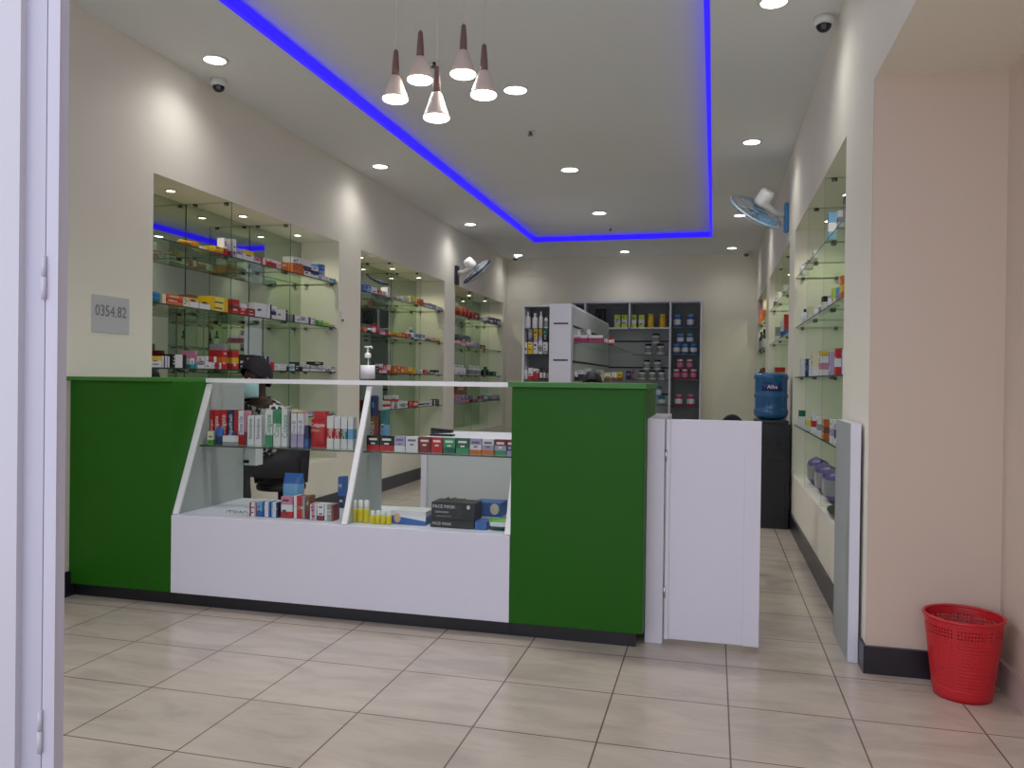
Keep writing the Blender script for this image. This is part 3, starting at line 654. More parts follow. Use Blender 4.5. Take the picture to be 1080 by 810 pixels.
def pane(xa, xb):
    a = Vector((0, *GB)); b = Vector((0, *GT)); th = .003
    p = [a + gn * th, b + gn * th, b - gn * th, a - gn * th]
    return MB().prism([(q.y, q.z) for q in p], 0, xa, xb, GLASS)
pane(DX0 + .029, DM - .014).build('slanted_glass', sc); pane(DM + .014, DX1 - .027).build('slanted_glass', sc)
MB().box(DX0 + .002, DX1 - .02, 3.618, 3.634, CT - .003, CT + .019, WHITE_EDGE).build('top_rail', sc)
MB().box(DX0 + .002, DX1 - .02, 3.635, 3.95, CT + .005, CT + .013, GLASS, ends=EDGE).build('glass_top', sc)
SZ = .765
for xa, xb in ((DX0 + .018, DM - .009), (DM + .009, DX1 - .018)):
    MB().box(xa, xb, 3.55, 3.94, SZ - .007, SZ, SHELF, ends=EDGE).build('glass_shelf', sc)
for px in (-2.49, -2.41, -1.60, -1.54):
    MB().lathe([(.010, 0), (.010, .008)], (px, 3.72, CT - .004), 12, M=PLASTIC_K).build('glass_pad', sc)
MB().box(DX1 - .14, DX1 - .126, 3.936, 3.95, DECK, CT - .004, WHITE_EDGE).build('back_upright', sc)
a = at(253, 472, 1, 3.952); b = at(270, 491, 1, 3.952); a.x = max(a.x, DX0 + .002)
hb_ = MB().box(a.x, b.x, 3.952, 4.02, b.z, SZ - .008, GREYPANEL).build('lock_box', sc)
MB().box(b.x - .004, b.x + .002, 3.9505, 3.952, b.z, SZ - .008, WHITE_EDGE).build('edge_trim', hb_)
MB().box(a.x + .012, a.x + .045, 3.944, 3.952, b.z + .012, b.z + .028, PLASTIC_K).build('pull', hb_)

# ------------------------------------------------------------------ goods in the display counter
def span(p0, p1, py, Y): return at(p0, py, 1, Y).x, at(p1, py, 1, Y).x
def show(p0, p1, ptop, kind, cols, label, group, Y, z, depth=.12, cat=None, name=None, prints=True):
    x0, x1 = span(p0, p1, (ptop + 470) / 2, Y); h = at((p0 + p1) / 2, ptop, 1, Y).z - z
    if z > .7 and x0 < DX0 + .3: x0 = max(x0, DX0 + .019)
    if z > .7 and DM - .06 < x0 < DM + .011: x0 = DM + .011
    w = x1 - x0; z += .0006; g = w * .03
    if kind in 'cv':
        mb = carton_mb('x', x0 + g, x1 - g, Y, Y + depth, z, h, cols, 'h' if kind == 'c' else 'v', prints)
    elif kind == 'p': mb = pouch_mb('x', x0 + g, x1 - g, Y, Y + depth, z, h, cols)
    elif kind == 'b': mb = bottle_mb((x0 + x1) / 2, Y + w / 2, z, h, w / 2 * .95, cols)
    elif kind == 't': mb = tube_mb((x0 + x1) / 2, Y + w / 2, z, h, w / 2.4, cols)
    o = solo(name or {'c': 'toothpaste_carton', 'v': 'toothpaste_carton', 'p': 'plastic_pouch', 'b': 'oil_bottle', 't': 'squeeze_tube'}[kind], mb, label, cat or KIND[kind], group)
    return o, x0, x1, z, h
SHOWY = 3.632
G1 = 'toothpaste on the display counter shelf'
U = 'standing upright on the display counter shelf'
def vtext(o, x, y, z, body, size, M, sx=1.0):
    text('lettering', body, size, (x, y - .0012, z), (PI / 2, -PI / 2, 0), M, o, sx=sx)
def up(p0, p1, ptop, kind, cols, lab, word=None, ink='#e8e4e0'):
    o, x0, x1, z, h = show(p0, p1, ptop, kind, cols, lab, G1, SHOWY, SZ, depth=.045, prints=False)
    if word:
        vtext(o, (x0 + x1) / 2, SHOWY, z + h * .55, word, min((x1 - x0) * .85, h * .9 / len(word) * 1.6), cm(ink), 1.0)
    return o
up(219.6, 225, 432.5, 'c', ['dr', 'r'], 'red toothpaste carton at the slanted post end, first of the upright row', 'Colgate')
up(225.2, 231.6, 432.5, 'c', ['r', 'r'], 'bright red toothpaste carton, second from the slanted post', 'Colgate')
up(232, 239.4, 432.5, 'c', ['r', 'r'], 'light red toothpaste carton between red and blue ones', 'Colgate')
up(240, 246.6, 432.5, 'c', ['b', 'n'], 'only dark blue carton in the upright toothpaste row', 'Aquafresh')
up(247, 250.8, 432.5, 'c', ['dr', 'r'], 'slim maroon toothpaste carton beside the dark blue one')
up(251.2, 257, 433.5, 'c', ['r', 'w', 'w'], 'white toothpaste carton with red foot beside slim maroon one', 'Close Up', '#3a4a90')
up(257.4, 259.8, 433.5, 'c', ['dr', 'p'], 'very slim pink and maroon carton before the person')
up(260.6, 267.8, 438.5, 'c', ['w', 'w', 'w'], 'shorter white toothpaste carton below the masked person, first of two', 'Sensodyne', '#3d5f78')
up(268.4, 276, 438.5, 'c', ['w', 'w', 'w'], 'shorter white toothpaste carton below the masked person, second of two', 'Sensodyne', '#45506e')
up(279.4, 287.6, 432.5, 'c', ['G', 'w', 'w'], 'white and green herbal toothpaste carton, first of three', 'Colgate', '#2f8a5c')
up(288.2, 296, 432.5, 'c', ['w', 'w', 'G'], 'white and green herbal toothpaste carton, middle of three', 'Colgate', '#2f8a5c')
up(296.6, 305, 432.5, 'v', ['w', 'w', 'gy'], 'white and pale green toothpaste carton, last of three herbal ones', 'Colgate', '#4f8f70')
up(307, 313, 436, 'c', ['l', 'w'], 'lilac-white toothpaste carton topped by a flat orange one, first of two', 'Oral-B', '#8080a8')
up(313.6, 320.4, 436, 'c', ['l', 'w'], 'lilac-white toothpaste carton beside the small navy carton', 'Oral-B', '#8080a8')
up(321.2, 325.2, 449, 'c', ['b', 'n'], 'short navy carton beside the large red pouch')
o, x0, x1, z, h = show(326, 344, 442.5, 'p', ['r', 'r', 'r'], 'large red toothpaste pouch with white lettering', G1, SHOWY, SZ, depth=.035, name='toothpaste_pouch')
text('lettering', 'Colgate', .026, ((x0 + x1) / 2, SHOWY - .002, z + h * .80), FACE_Y, cm('#e8e4e0'), o)
text('lettering', 'HERBAL', .015, ((x0 + x1) / 2 - .01, SHOWY - .002, z + h * .60), FACE_Y, cm('#d9b98a'), o)
up(344.6, 351.8, 439, 'c', ['w', 'r', 'w'], 'white toothbrush carton with red panel, right beside the large red pouch', 'Colgate')
up(352.4, 358.8, 439.5, 'c', ['w', 'r', 'w'], 'white carton with bright red panel, middle of the toothbrush cartons', 'Colgate')
up(359.4, 366, 440, 'c', ['w', 'te', 'w'], 'white carton with teal panel beside the middle slanted post', 'Colgate')
up(366.6, 372.4, 440, 'c', ['w', 'lb', 'w'], 'white and pale blue carton touching the middle slanted post')
# things in front of and on top of the row
x0, x1 = span(307, 320, 434, SHOWY)
solo('toothpaste_carton', carton_mb('x', x0, x1, SHOWY, SHOWY + .04, at(313, 436, 1, SHOWY).z + .0022, .012, ['o', 'cr'], 'h', False), 'flat orange and cream carton lying across the lilac cartons', 'carton', G1)
x0, x1 = span(331, 343, 438, SHOWY + .05)
solo('toothpaste_carton', carton_mb('x', x0, x1, SHOWY + .05, SHOWY + .09, SZ + .001, at(337, 434, 1, SHOWY + .05).z - SZ, ['w', 'w', 'r'], 'h', False), 'white carton with red top behind the large red pouch', 'carton', G1)
YF = 3.575
show(226, 233.4, 451, 'p', ['n', 'b'], 'small blue pouch in front of the red toothpaste cartons', G1, YF, SZ, depth=.03)
show(234.4, 247.6, 460, 'c', ['gy', 'w'], 'white and silver tube carton lying before the red cartons', G1, YF, SZ, depth=.035, prints=False)
show(218.6, 225.4, 455, 'c', ['g', 'cr'], 'pale green carton in front of the first red toothpaste carton', G1, YF, SZ, depth=.03)
# second bay of the shelf
G2 = 'cartons in the second bay of the counter shelf'
o, x0, x1, z, h = show(384, 394.8, 417.5, 'c', ['dr', 'br', 'n'], 'tall dark red carton with navy top beside the middle slanted post', G2, 3.628, SZ, depth=.05, cat='carton', prints=False)
vtext(o, (x0 + x1) / 2, 3.628, z + h * .34, 'PLANET', .03, cm('#c8beb8'))
MB().box(x0 + .006, x1 - .006, 3.6265, 3.628, z + h * .78, z + h * .88, cm('#4f97a8')).build('label_panel', o)
o, x0, x1, z, h = show(395, 400.6, 433, 'c', ['br', 'r', 'br'], 'reddish brown carton behind the tall navy-topped one', G2, SHOWY + .06, SZ, depth=.05, prints=False)
show(401, 407, 433, 'c', ['te', 'lb', 'te'], 'teal carton standing behind the low red cartons', G2, SHOWY + .06, SZ, depth=.05)
low = [(386.8, 400, ['r', 'k'], 'low black and red carton, first of two by the middle post'), (400.5, 415, ['r', 'k'], 'low black and red carton, second of two by the middle post'),
       (415.7, 427.2, ['w', 'l'], 'low silvery lilac carton beside the black and red pair'), (427.7, 440.8, ['w', 'w'], 'low plain white carton in front of the white desk'),
       (441.3, 454.2, ['dr', 'dr'], 'low maroon carton beside the plain white one'), (454.7, 466.6, ['r', 'r'], 'low bright red carton between maroon and green ones'),
       (467.2, 480.2, ['dg', 'G'], 'low green carton beside the bright red one, darker of two'), (480.8, 494.8, ['G', 'dg'], 'low green carton next to the patterned lilac ones'),
       (495.4, 507.8, ['o', 'w', 'l'], 'low lilac and orange patterned carton, first of two'), (508.3, 521, ['o', 'l', 'w'], 'low lilac and orange patterned carton, second of two'),
       (521.5, 534, ['G', 'l', 'dr'], 'low maroon-topped carton with green corner near the green cabinet'), (534.5, 541, ['l', 'pu', 'dr'], 'last low maroon-topped carton, against the green cabinet')]
for p0, p1, cols, lab in low:
    x0, x1 = span(p0, p1, 468, YF + .01); zz = SZ + .0006; h = .072
    o = solo('small_carton', carton_mb('x', x0 + .001, x1 - .001, YF + .01, YF + .045, zz, h, cols, 'h', False), lab, 'carton', G2)
    ink = cm('#e6dfd8') if cols[-1] not in 'wl' else cm('#6a6480')
    for q, (ua, ub, za, zb_) in enumerate([(.18, .82, .70, .84), (.34, .66, .44, .54)]):
        MB().box(x0 + (x1 - x0) * ua, x0 + (x1 - x0) * ub, YF + .0092, YF + .01, zz + h * za, zz + h * zb_, ink).build('print_line', o)

# bottom deck, first bay
G3 = 'goods on the bottom deck of the display counter'
YD = 3.445
def deck(p0, p1, ptop, kind, cols, lab, Y=YD, depth=.06, **k): return show(p0, p1, ptop, kind, cols, lab, G3, Y, DECK, depth=depth, **k)
deck(263.4, 270.6, 530, 'v', ['dr', 'w', 'p'], 'white and pink carton, first from the shaded side panel', name='medicine_carton')
deck(271.2, 277, 530, 'c', ['b', 'lb'], 'plain blue carton second from the shaded side panel', name='medicine_carton')
deck(277.6, 285.6, 529.5, 'v', ['b', 'w', 'b'], 'blue-edged white carton between two blue ones', name='medicine_carton')
deck(286.2, 293.4, 530, 'v', ['lb', 'w', 'n'], 'white and navy carton beside the blue resealable bag', name='medicine_carton')
deck(296.5, 309.2, 524, 'c', ['r', 'w', 'p'], 'white and pink printed carton in front of the blue bag', Y=YD + .01, depth=.04, name='medicine_carton')
deck(310, 322.4, 523.5, 'v', ['w', 'r', 'gy'], 'tall red and white carton with a bright panel', Y=YD + .01, name='medicine_carton')
deck(322.8, 326.6, 523.5, 'c', ['dr', 'br'], 'slim maroon carton touching the tall red one', Y=YD + .01, name='medicine_carton')
deck(327.2, 334.2, 532, 'v', ['w', 'p', 'w'], 'pink and white carton, first of three near the middle post', name='medicine_carton')
deck(334.8, 342, 532, 'c', ['dr', 'w', 'w'], 'white carton with maroon foot, middle of three near the post', name='medicine_carton')
deck(342.6, 352.6, 532.5, 'v', ['w', 'gy', 'dr'], 'grey-white carton touching the middle slanted post', name='medicine_carton')
o, x0, x1, z, h = show(295.6, 317.4, 500, 'p', ['pu', 'lb', 'lb', 'b'], 'tall light blue resealable bag behind the small cartons', G3, 3.56, DECK, depth=.07)
show(356.6, 363, 503, 'c', ['n', 'b'], 'tall blue carton glimpsed behind the middle slanted post', G3, 3.80, DECK, depth=.05, name='medicine_carton')
kb = thing('key_bunch', 'bunch of silver keys and clips on the deck by shaded panel', 'keys', (-2.3, 3.47, DECK))
for i in range(6):
    px = 241 + i * 3.6; p = at(px, 544, 1, 3.47); a_ = random.uniform(0, PI)
    MB().tube([(p.x + .010 * math.cos(q * PI / 5), 3.47 + .006 * math.sin(q * PI / 5), DECK + .006 + .010 * abs(math.sin(q * PI / 5 + a_))) for q in range(10)], .0028, CHROME, 6, closed=True).build('key_ring' if i % 2 else 'key', kb)
# second bay: yellow oil bottles
OIL = mat('yellow_oil', '#d9c613', .15); CLEAR = mat('clear_plastic', '#d9d6a0', .15)
def oil(px0, px1, ptop, lab, Y):
    x0, x1 = span(px0, px1, 545, Y); w = x1 - x0; x = (x0 + x1) / 2; h = at((px0 + px1) / 2, ptop, 1, Y).z - DECK; r = w / 2 * .96; z = DECK + .0006
    t = thing('oil_bottle', lab, 'bottle', (x, Y + r, z), 'small yellow oil bottles')
    MB().lathe([(r * .9, 0), (r, .004), (r, h * .52), (r, h * .6), (r * .66, h * .66), (r * .64, h * .675)], (x, Y + r, z), 16, mats=[OIL, OIL, OIL, CLEAR, CLEAR]).build('bottle_body', t)
    MB().lathe([(r * .74, h * .68), (r * .80, h * .70), (r * .78, h * .96), (r * .6, h)], (x, Y + r, z), 16, M=PLASTIC_W).build('cap', t)
for i, w in enumerate(['touching the middle post', 'middle of the three tall ones', 'last of the three tall ones']): oil(369.4 + 6.4 * i, 375.7 + 6.4 * i, 528, 'taller yellow oil bottle with white cap, ' + w, 3.45)
for i, w in enumerate(['first', 'second', 'third', 'fourth']): oil(389 + 5.8 * i, 394.7 + 5.8 * i, 539, 'shorter yellow oil bottle with white cap, %s from the tall ones' % w, 3.44)
def lying(p0, p1, zb, h, Y, depth, cols, mode, lab, name, cat='box'):
    x0, x1 = span(p0, p1, 548, Y)
    o = solo(name, carton_mb('x', x0, x1, Y, Y + depth, zb, h, cols, mode, False), lab, cat, G3)
    return o, x0, x1, zb, h
o, x0, x1, z, h = lying(413, 449, DECK + .0006, .062, 3.47, .12, ['b', 'b', 'w'], 'h', 'blue and white glove box lying beside the oil bottles', 'glove_box')
MB().prism([(x0 + .03, z + h * .58), (x1, z + h * .30), (x1, z + h * .62), (x0 + .03, z + h * .66)], 1, 3.469, 3.47, cm('#e2e2e8')).build('white_swoosh', o)
MB().ball((x0 + .028, 3.4695, z + h * .45), .018, cm('#c9a58c'), 14, 8, sy=.06, sz=1.2).build('hand_picture', o)
o, x0, x1, z, h = lying(454, 499.5, DECK + .0006, .034, 3.452, .12, ['k'], 'h', 'black face mask box, lower of the two stacked', 'mask_box')
text('lettering', 'FACE MASK', .018, (x0 + .055, 3.4505, z + h * .5), FACE_Y, cm('#c9c9cc'), o)
o, x0, x1, z, h = lying(455, 500.2, DECK + .0354, .078, 3.458, .12, ['k'], 'h', 'black face mask box on top of another, with white lettering', 'mask_box')
text('lettering', 'FACE MASK', .021, (x0 + .06, 3.4565, z + h * .76), FACE_Y, cm('#dcdcdf'), o)
text('lettering', 'DISPOSABLE', .012, (x0 + .05, 3.4565, z + h * .44), FACE_Y, cm('#c9c9cc'), o)
text('lettering', '3-PLY EAR LOOP', .010, (x0 + .06, 3.4565, z + h * .2), FACE_Y, cm('#a9a9ac'), o)
MB().box(x1 - .035, x1 - .022, 3.457, 3.458, z + h * .68, z + h * .88, cm('#d0d0d0')).build('white_mark', o)
MB().tube([(x0 + .11 + .028 * math.cos(q * PI / 6), 3.4572, z + h * .5 + .028 * math.sin(q * PI / 6)) for q in range(12)], .002, cm('#4a4a50'), 6, closed=True).build('mask_picture', o)
zt = z + h
cb = MB(); pts = [(x0 + .05 + .012 * i, 3.50 + .02 * math.sin(i * 1.9), zt + .006 + .010 * abs(math.sin(i * 1.3))) for i in range(9)]
solo('cable', cb.tube(pts, .003, PLASTIC_K, 6), 'short black cable curled on top of the face mask boxes', 'cable')
o, x0, x1, z, h = lying(501, 529, DECK + .0006, .034, 3.60, .12, ['w'], 'h', 'white carton under the blue glove box by the green cabinet', 'medicine_carton')
o, x0, x1, z, h = lying(499, 528, DECK + .0354, .064, 3.60, .12, ['b'], 'h', 'blue glove box on a white carton, behind the face masks', 'glove_box')
MB().ball((x1 - .03, 3.599, z + h * .55), .022, cm('#d8c3a8'), 14, 8, sy=.06, sz=1.2).build('hand_picture', o)
lying(501, 513, DECK + .0006, .035, 3.452, .09, ['b'], 'h', 'small blue carton between face mask boxes and green pack', 'medicine_carton')
x0, x1 = span(513.6, 539, 556, 3.45)
solo('plastic_pouch', pouch_mb('x', x0, x1, 3.45, 3.53, DECK + .0006, .05, ['dg', 'w', 'g']), 'green and white soft pack beside the green cabinet', 'pouch', G3)

# pump bottle on the glass top
PB = Vector((-1.706, 3.76, CT + .0136))
t = thing('pump_bottle', 'clear sanitizer pump bottle with white label on the counter top', 'pump bottle', PB)
CLB = glass_mat('clear_bottle_plastic', tint=(.86, .90, .90))
MB().lathe([(.033, 0), (.036, .006), (.036, .085), (.034, .10), (.016, .118), (.014, .122)], PB, 20, M=CLB).build('bottle_body', t)
MB().lathe([(.0366, .012), (.0366, .082)], PB, 20, M=cm('#dcd6dc')).build('label', t)
MB().lathe([(.014, .119), (.016, .122), (.016, .138), (.012, .143), (.005, .145), (.005, .170), (.011, .171), (.011, .178)], PB, 16, M=PLASTIC_W).tube([PB + Vector((0, 0, .174)), PB + Vector((.022, -.008, .175)), PB + Vector((.028, -.010, .168))], .0045, PLASTIC_W, 8).tube([PB + Vector((0, 0, .174)), PB + Vector((-.02, .006, .175))], .0045, PLASTIC_W, 8).build('pump_head', t)
MB().tube([PB + Vector((0, 0, .01)), PB + Vector((.003, 0, .119))], .003, PLASTIC_W, 6).build('dip_tube', t)

# ------------------------------------------------------------------ desk, gate, end post
dk = thing('desk', 'white desk standing behind the glass display counter', 'desk', (-1.2, 5.0, 0))
MB().box(-1.775, -.62, 4.70, 5.34, .728, .75, WHITE).build('desk_top', dk, .002)
MB().box(-1.77, -1.735, 4.71, 5.33, .0005, .727, WHITE).build('side_panel', dk)
MB().box(-.66, -.625, 4.71, 5.33, .0005, .727, WHITE).build('side_panel', dk)
MB().box(-1.734, -.661, 4.74, 4.76, .10, .727, GREYPANEL).build('modesty_panel', dk)
p = at(420, 458, 2, .81)
t = thing('desk_stapler', 'black desk stapler glimpsed through the display glass', 'stapler', (-1.72, 4.84, .75))
MB().box(-1.755, -1.60, 4.82, 4.87, .7506, .762, PLASTIC_K).build('base', t, .002)
MB().prism([(-1.75, .764), (-1.61, .772), (-1.61, .79), (-1.75, .80)], 1, 4.825, 4.865, PLASTIC_K).build('arm', t)
MB().box(-1.752, -1.738, 4.83, 4.86, .7625, .7995, CHROME).build('hinge', t)

g = thing('counter_gate', 'white panelled counter gate hung between green cabinet and end post', 'gate', (0, 3.48, 0))
MB().box(-.192, .1935, 3.46, 3.497, .023, .957, WHITE).build('gate_panel', g, .002)
MB().box(-.192, -.176, 3.452, 3.4595, .023, .957, WHITE).build('edge_strip', g, .0015)
MB().box(.128, .1935, 3.452, 3.4595, .023, .957, WHITE).build('edge_strip', g, .0015)
for z in (.2, .78): MB().lathe([(.006, 0), (.006, .05)], (-.1935, 3.452, z), 10, M=CHROME).build('hinge', g)
gp = MB().box(-.2735, -.199, 3.455, 4.0, .0006, .958, WHITE)
gt_ = solo('gate_post', gp, 'white panel post between green cabinet and gate', 'post', 'white posts either side of the gate', .002)
ep = thing('gate_post', 'white end post with shade-grey side against the pier across from the gate', 'post', (.556, 3.66, 0), 'white posts either side of the gate')
MB().box(.535, .5735, 3.44, 3.83, .0006, .958, WHITE).build('panel', ep, .002)
MB().box(.5325, .5348, 3.444, 3.828, .0006, .958, INNER).build('side_shade', ep)  # thin sheet giving the white post's side its shade as a colour

# ------------------------------------------------------------------ wall sign, switch
sg = thing('wall_notice', 'grey paper notice with handwritten number on the cream wall', 'notice', (XL, 3.63, 1.335))
MB().box(XL + .0005, XL + .004, 3.495, 3.768, 1.338, 1.535, mat('grey_paper', '#bfc0c0', .6)).build('paper', sg)
text('lettering', '0354.82', .085, (XL + .0045, 3.632, 1.452), FACE_X, cm('#77757c'), sg, sx=.85)
ws = thing('wall_switch', 'small white switch with dark button between two niches', 'switch', (XL, 6.36, 1.6))
MB().box(XL + .0005, XL + .012, 6.345, 6.405, 1.60, 1.69, PLASTIC_W).build('plate', ws, .002); MB().lathe([(.008, 0), (.008, .012)], (XL + .012, 6.36, 1.61), 12, M=PLASTIC_K, axis=(1, 0, 0)).build('button', ws)

# ------------------------------------------------------------------ wall fans
def wall_fan(label, wall_x, base_y, base_z, centre, axis, dia, plate_mat, blade_mat, ring_mat, out):
    t = thing('wall_fan', label, 'wall fan', (wall_x, base_y, base_z))
    a = Vector(axis).normalized(); cc = Vector(centre); R_ = dia / 2
    xa, xb = sorted((wall_x + out * .0006, wall_x + out * .035))
    MB().box(xa, xb, base_y - .055, base_y + .055, base_z - .12, base_z + .12, plate_mat).build('wall_plate', t, .01)
    back = cc - a * .145
    MB().tube([(wall_x + out * .03, base_y, base_z + .03), (wall_x + out * .11, base_y, base_z + .04), back + Vector((0, 0, -.07)), back + a * .02], [.032, .030, .030, .026], PLASTIC_W, 12).build('arm', t)
    MB().lathe([(.03, -.20), (.052, -.195), (.062, -.17), (.066, -.09), (.06, -.065), (.03, -.06)], cc, 24, M=PLASTIC_W, axis=a).build('motor_housing', t)
    MB().lathe([(.012, -.062), (.012, -.02), (.038, -.018), (.036, .022), (.02, .028)], cc, 20, M=blade_mat, axis=a).build('hub', t)
    Q = Vector((0, 0, 1)).rotation_difference(a).to_matrix()
    for k in range(3):
        bl = MB(); n = 8
        for i in range(n + 1):
            for j in range(n + 1):
                rr = .03 + (R_ * .90 - .03) * i / n; sw = (j / n - .5) * (1.15 - .15 * i / n) + .25 * i / n
                th = 2 * PI * k / 3 + sw
                bl.v.append(cc + Q @ Vector((rr * math.cos(th), rr * math.sin(th), (j / n - .5) * .045)))
        for i in range(n):
            for j in range(n):
                q = i * (n + 1) + j; bl.face((q, q + 1, q + n + 2, q + n + 1), blade_mat, True)
        o = bl.build('blade', t); s_ = o.modifiers.new('solid', 'SOLIDIFY'); s_.thickness = .003; s_.offset = 0
    cg = MB()
    def ring(r, z, th): cg.tube([cc + Q @ Vector((r * math.cos(q * 2 * PI / 40), r * math.sin(q * 2 * PI / 40), z)) for q in range(40)], th, ring_mat if abs(r - R_) < .001 else wire, 6, closed=True)
    wire = mat('fan_wire', '#b9c4cc', .3, metal=.4)
    def front(f): return .055 * math.sqrt(max(0, 1 - f * f)) + .004
    for f in (.35, .62, .84): ring(R_ * f, front(f), .0018); ring(R_ * f, -front(f) * .9, .0018)
    for k in range(44):
        th = 2 * PI * k / 44
        for sgn in (1, -1):
            cg.tube([cc + Q @ Vector((R_ * f * math.cos(th), R_ * f * math.sin(th), sgn * front(f) * (1 if sgn > 0 else .9))) for f in (.16, .4, .65, .88, .99)], .0011, wire, 4)
    cg.build('guard', t)
    rim = MB(); rim.tube([cc + Q @ Vector((R_ * math.cos(q * 2 * PI / 48), R_ * math.sin(q * 2 * PI / 48), 0)) for q in range(48)], .010, ring_mat, 8, closed=True).build('guard_rim', t)
    MB().lathe([(.04, .057), (.038, .063), (.01, .066)], cc, 20, M=ring_mat, axis=a).build('guard_badge', t)
wall_fan('white wall fan with dark plate and dark rim on the cream wall', XL, 9.5, 2.40, at(503, 286.5, 1, 9.45), (.56, .35, -.70), .42, mat('dark_fan_plate', '#1d2030', .4), mat('grey_fan_blade', '#9aa2ae', .3), mat('dark_fan_rim', '#23283c', .4), 1)
BLUEP = mat('pale_blue_fan_plastic', '#6d9cc0', .2)
wall_fan('white and light blue wall fan above the water dispenser aisle', XR, 7.08, 2.50, at(797, 223, 1, 6.98), (-.43, .375, -.636), .47, mat('blue_fan_plate', '#3a7db4', .35), BLUEP, mat('clear_blue_rim', '#b4c8d6', .25), -1)

# ------------------------------------------------------------------ water dispenser
wd = thing('water_dispenser', 'black floor-standing water dispenser in the aisle by the niche wall', 'water dispenser', (.435, 6.6, 0))
MB().box(.30, .566, 6.42, 6.74, .0006, .80, mat('black_dispenser', '#101118', .3)).build('cabinet', wd, .006)
MB().box(.31, .556, 6.425, 6.735, .8005, .828, mat('black_dispenser', '#101118', .3)).build('top_collar', wd, .005)
MB().box(.33, .536, 6.412, 6.4195, .52, .72, PLASTIC_K).build('tap_panel', wd, .002)
for xx in (.385, .48): MB().lathe([(.012, 0), (.012, .03), (.008, .034)], (xx, 6.412, .66), 12, M=mat('tap_grey', '#222228', .4), axis=(0, -1, 0)).build('tap', wd)
MB().box(.335, .531, 6.414, 6.4195, .08, .46, PLASTIC_K).build('lower_door', wd, .002)
BLUEB = mat('translucent_blue_bottle', '#2f6ea6', .12, coat=.3)
BLUEB.node_tree.nodes['Principled BSDF'].inputs['Transmission Weight'].default_value = 0.35
wb = thing('water_bottle', 'large blue water bottle standing upside down on the black dispenser', 'water bottle', (.435, 6.58, .829))
cx, cy, z0 = .435, 6.58, .829
MB().lathe([(.06, 0), (.095, .004), (.115, .014), (.125, .030), (.130, .05), (.131, .07), (.124, .082), (.122, .10), (.122, .165), (.129, .175), (.129, .19), (.122, .20), (.122, .31), (.130, .322), (.130, .34), (.124, .352), (.112, .362), (.02, .364)], (cx, cy, z0), 36, M=BLUEB).build('bottle_body', wb)
lb = MB(); n = 14
for i in range(n + 1):
    th = -PI / 2 - .62 + 1.24 * i / n - .02
    for zz in (.222, .285): lb.v.append(Vector((cx + .1235 * math.cos(th), cy + .1235 * math.sin(th), z0 + zz)))
for i in range(n): lb.face((2 * i, 2 * i + 2, 2 * i + 3, 2 * i + 1), mat('navy_label', '#141c6a', .4), True)
o = lb.build('label', wb); s_ = o.modifiers.new('solid', 'SOLIDIFY'); s_.thickness = .001
text('lettering', 'Alba', .042, (cx, cy - .1265, z0 + .254), FACE_Y, cm('#e6e6ee'), o, extrude=.0015)
pts = [(.571, 6.60 + .0 * i, 0) for i in range(2)]
solo('power_cable', MB().tube([(.570, 6.50 + .01 * math.sin(i), .16 + .055 * i) for i in range(12)], .0035, mat('pale_cable', '#b9b6aa', .5), 6), 'pale power cable hanging down beside the black water dispenser', 'cable')

# ------------------------------------------------------------------ waste basket
RED = mat('red_basket_plastic', '#c41f2a', .35)
BC = Vector((.885, 3.197, 0.0008)); H, R0, R1 = .29, .094, .128
t = thing('waste_basket', 'red perforated plastic waste basket in the corner by the pier', 'waste basket', BC)
def brad(z): return R0 + (R1 - R0) * (z / H) ** .9
w = MB(); n = 72
rows = [0, .02, .05]
while rows[-1] < H - .03: rows.append(rows[-1] + .0125)
rows += [H - .012, H]
for k in range(len(rows) - 1):
    za, zb = rows[k], rows[k + 1]; holes = 2 <= k < len(rows) - 3 and k % 1 == 0
    for i in range(n):
        a0, a1 = 2 * PI * i / n, 2 * PI * (i + 1) / n
        def V(a, z): return BC + Vector((brad(z) * math.cos(a), brad(z) * math.sin(a), z))
        outer = [V(a0, za), V(a1, za), V(a1, zb), V(a0, zb)]
        if not holes or i % 12 == 0 or 9 <= k <= 11 and i % 2:
            b_ = len(w.v); w.v += outer; w.face((b_, b_ + 1, b_ + 2, b_ + 3), RED, True); continue
        am, aw = (a0 + a1) / 2, (a1 - a0); zm, zw = (za + zb) / 2, (zb - za)
        u, v = (.28, .30) if k > len(rows) - 7 else (.17, .12)
        inner = [V(am - aw * u, zm - zw * v), V(am + aw * u, zm - zw * v), V(am + aw * u, zm + zw * v), V(am - aw * u, zm + zw * v)]
        b_ = len(w.v); w.v += outer + inner
        for q in range(4): w.face((b_ + q, b_ + (q + 1) % 4, b_ + 4 + (q + 1) % 4, b_ + 4 + q), RED, True)
o = w.build('basket_wall', t)
import bmesh
bm = bmesh.new(); bm.from_mesh(o.data); bmesh.ops.remove_doubles(bm, verts=bm.verts, dist=.00005); bm.to_mesh(o.data); bm.free()
s_ = o.modifiers.new('solid', 'SOLIDIFY'); s_.thickness = .0022; s_.offset = 0
MB().lathe([(.01, .0), (R0 - .002, .0), (R0 - .002, .003), (.01, .003)], BC, 40, M=RED).build('basket_floor', t)
MB().tube([BC + Vector((R1 * 1.01 * math.cos(q * 2 * PI / 48), R1 * 1.01 * math.sin(q * 2 * PI / 48), H - .003)) for q in range(48)], .006, RED, 10, closed=True).build('rim', t)
MB().tube([BC + Vector((brad(.04) * math.cos(q * 2 * PI / 48), brad(.04) * math.sin(q * 2 * PI / 48), .04)) for q in range(48)], .003, RED, 8, closed=True).build('lower_band', t)

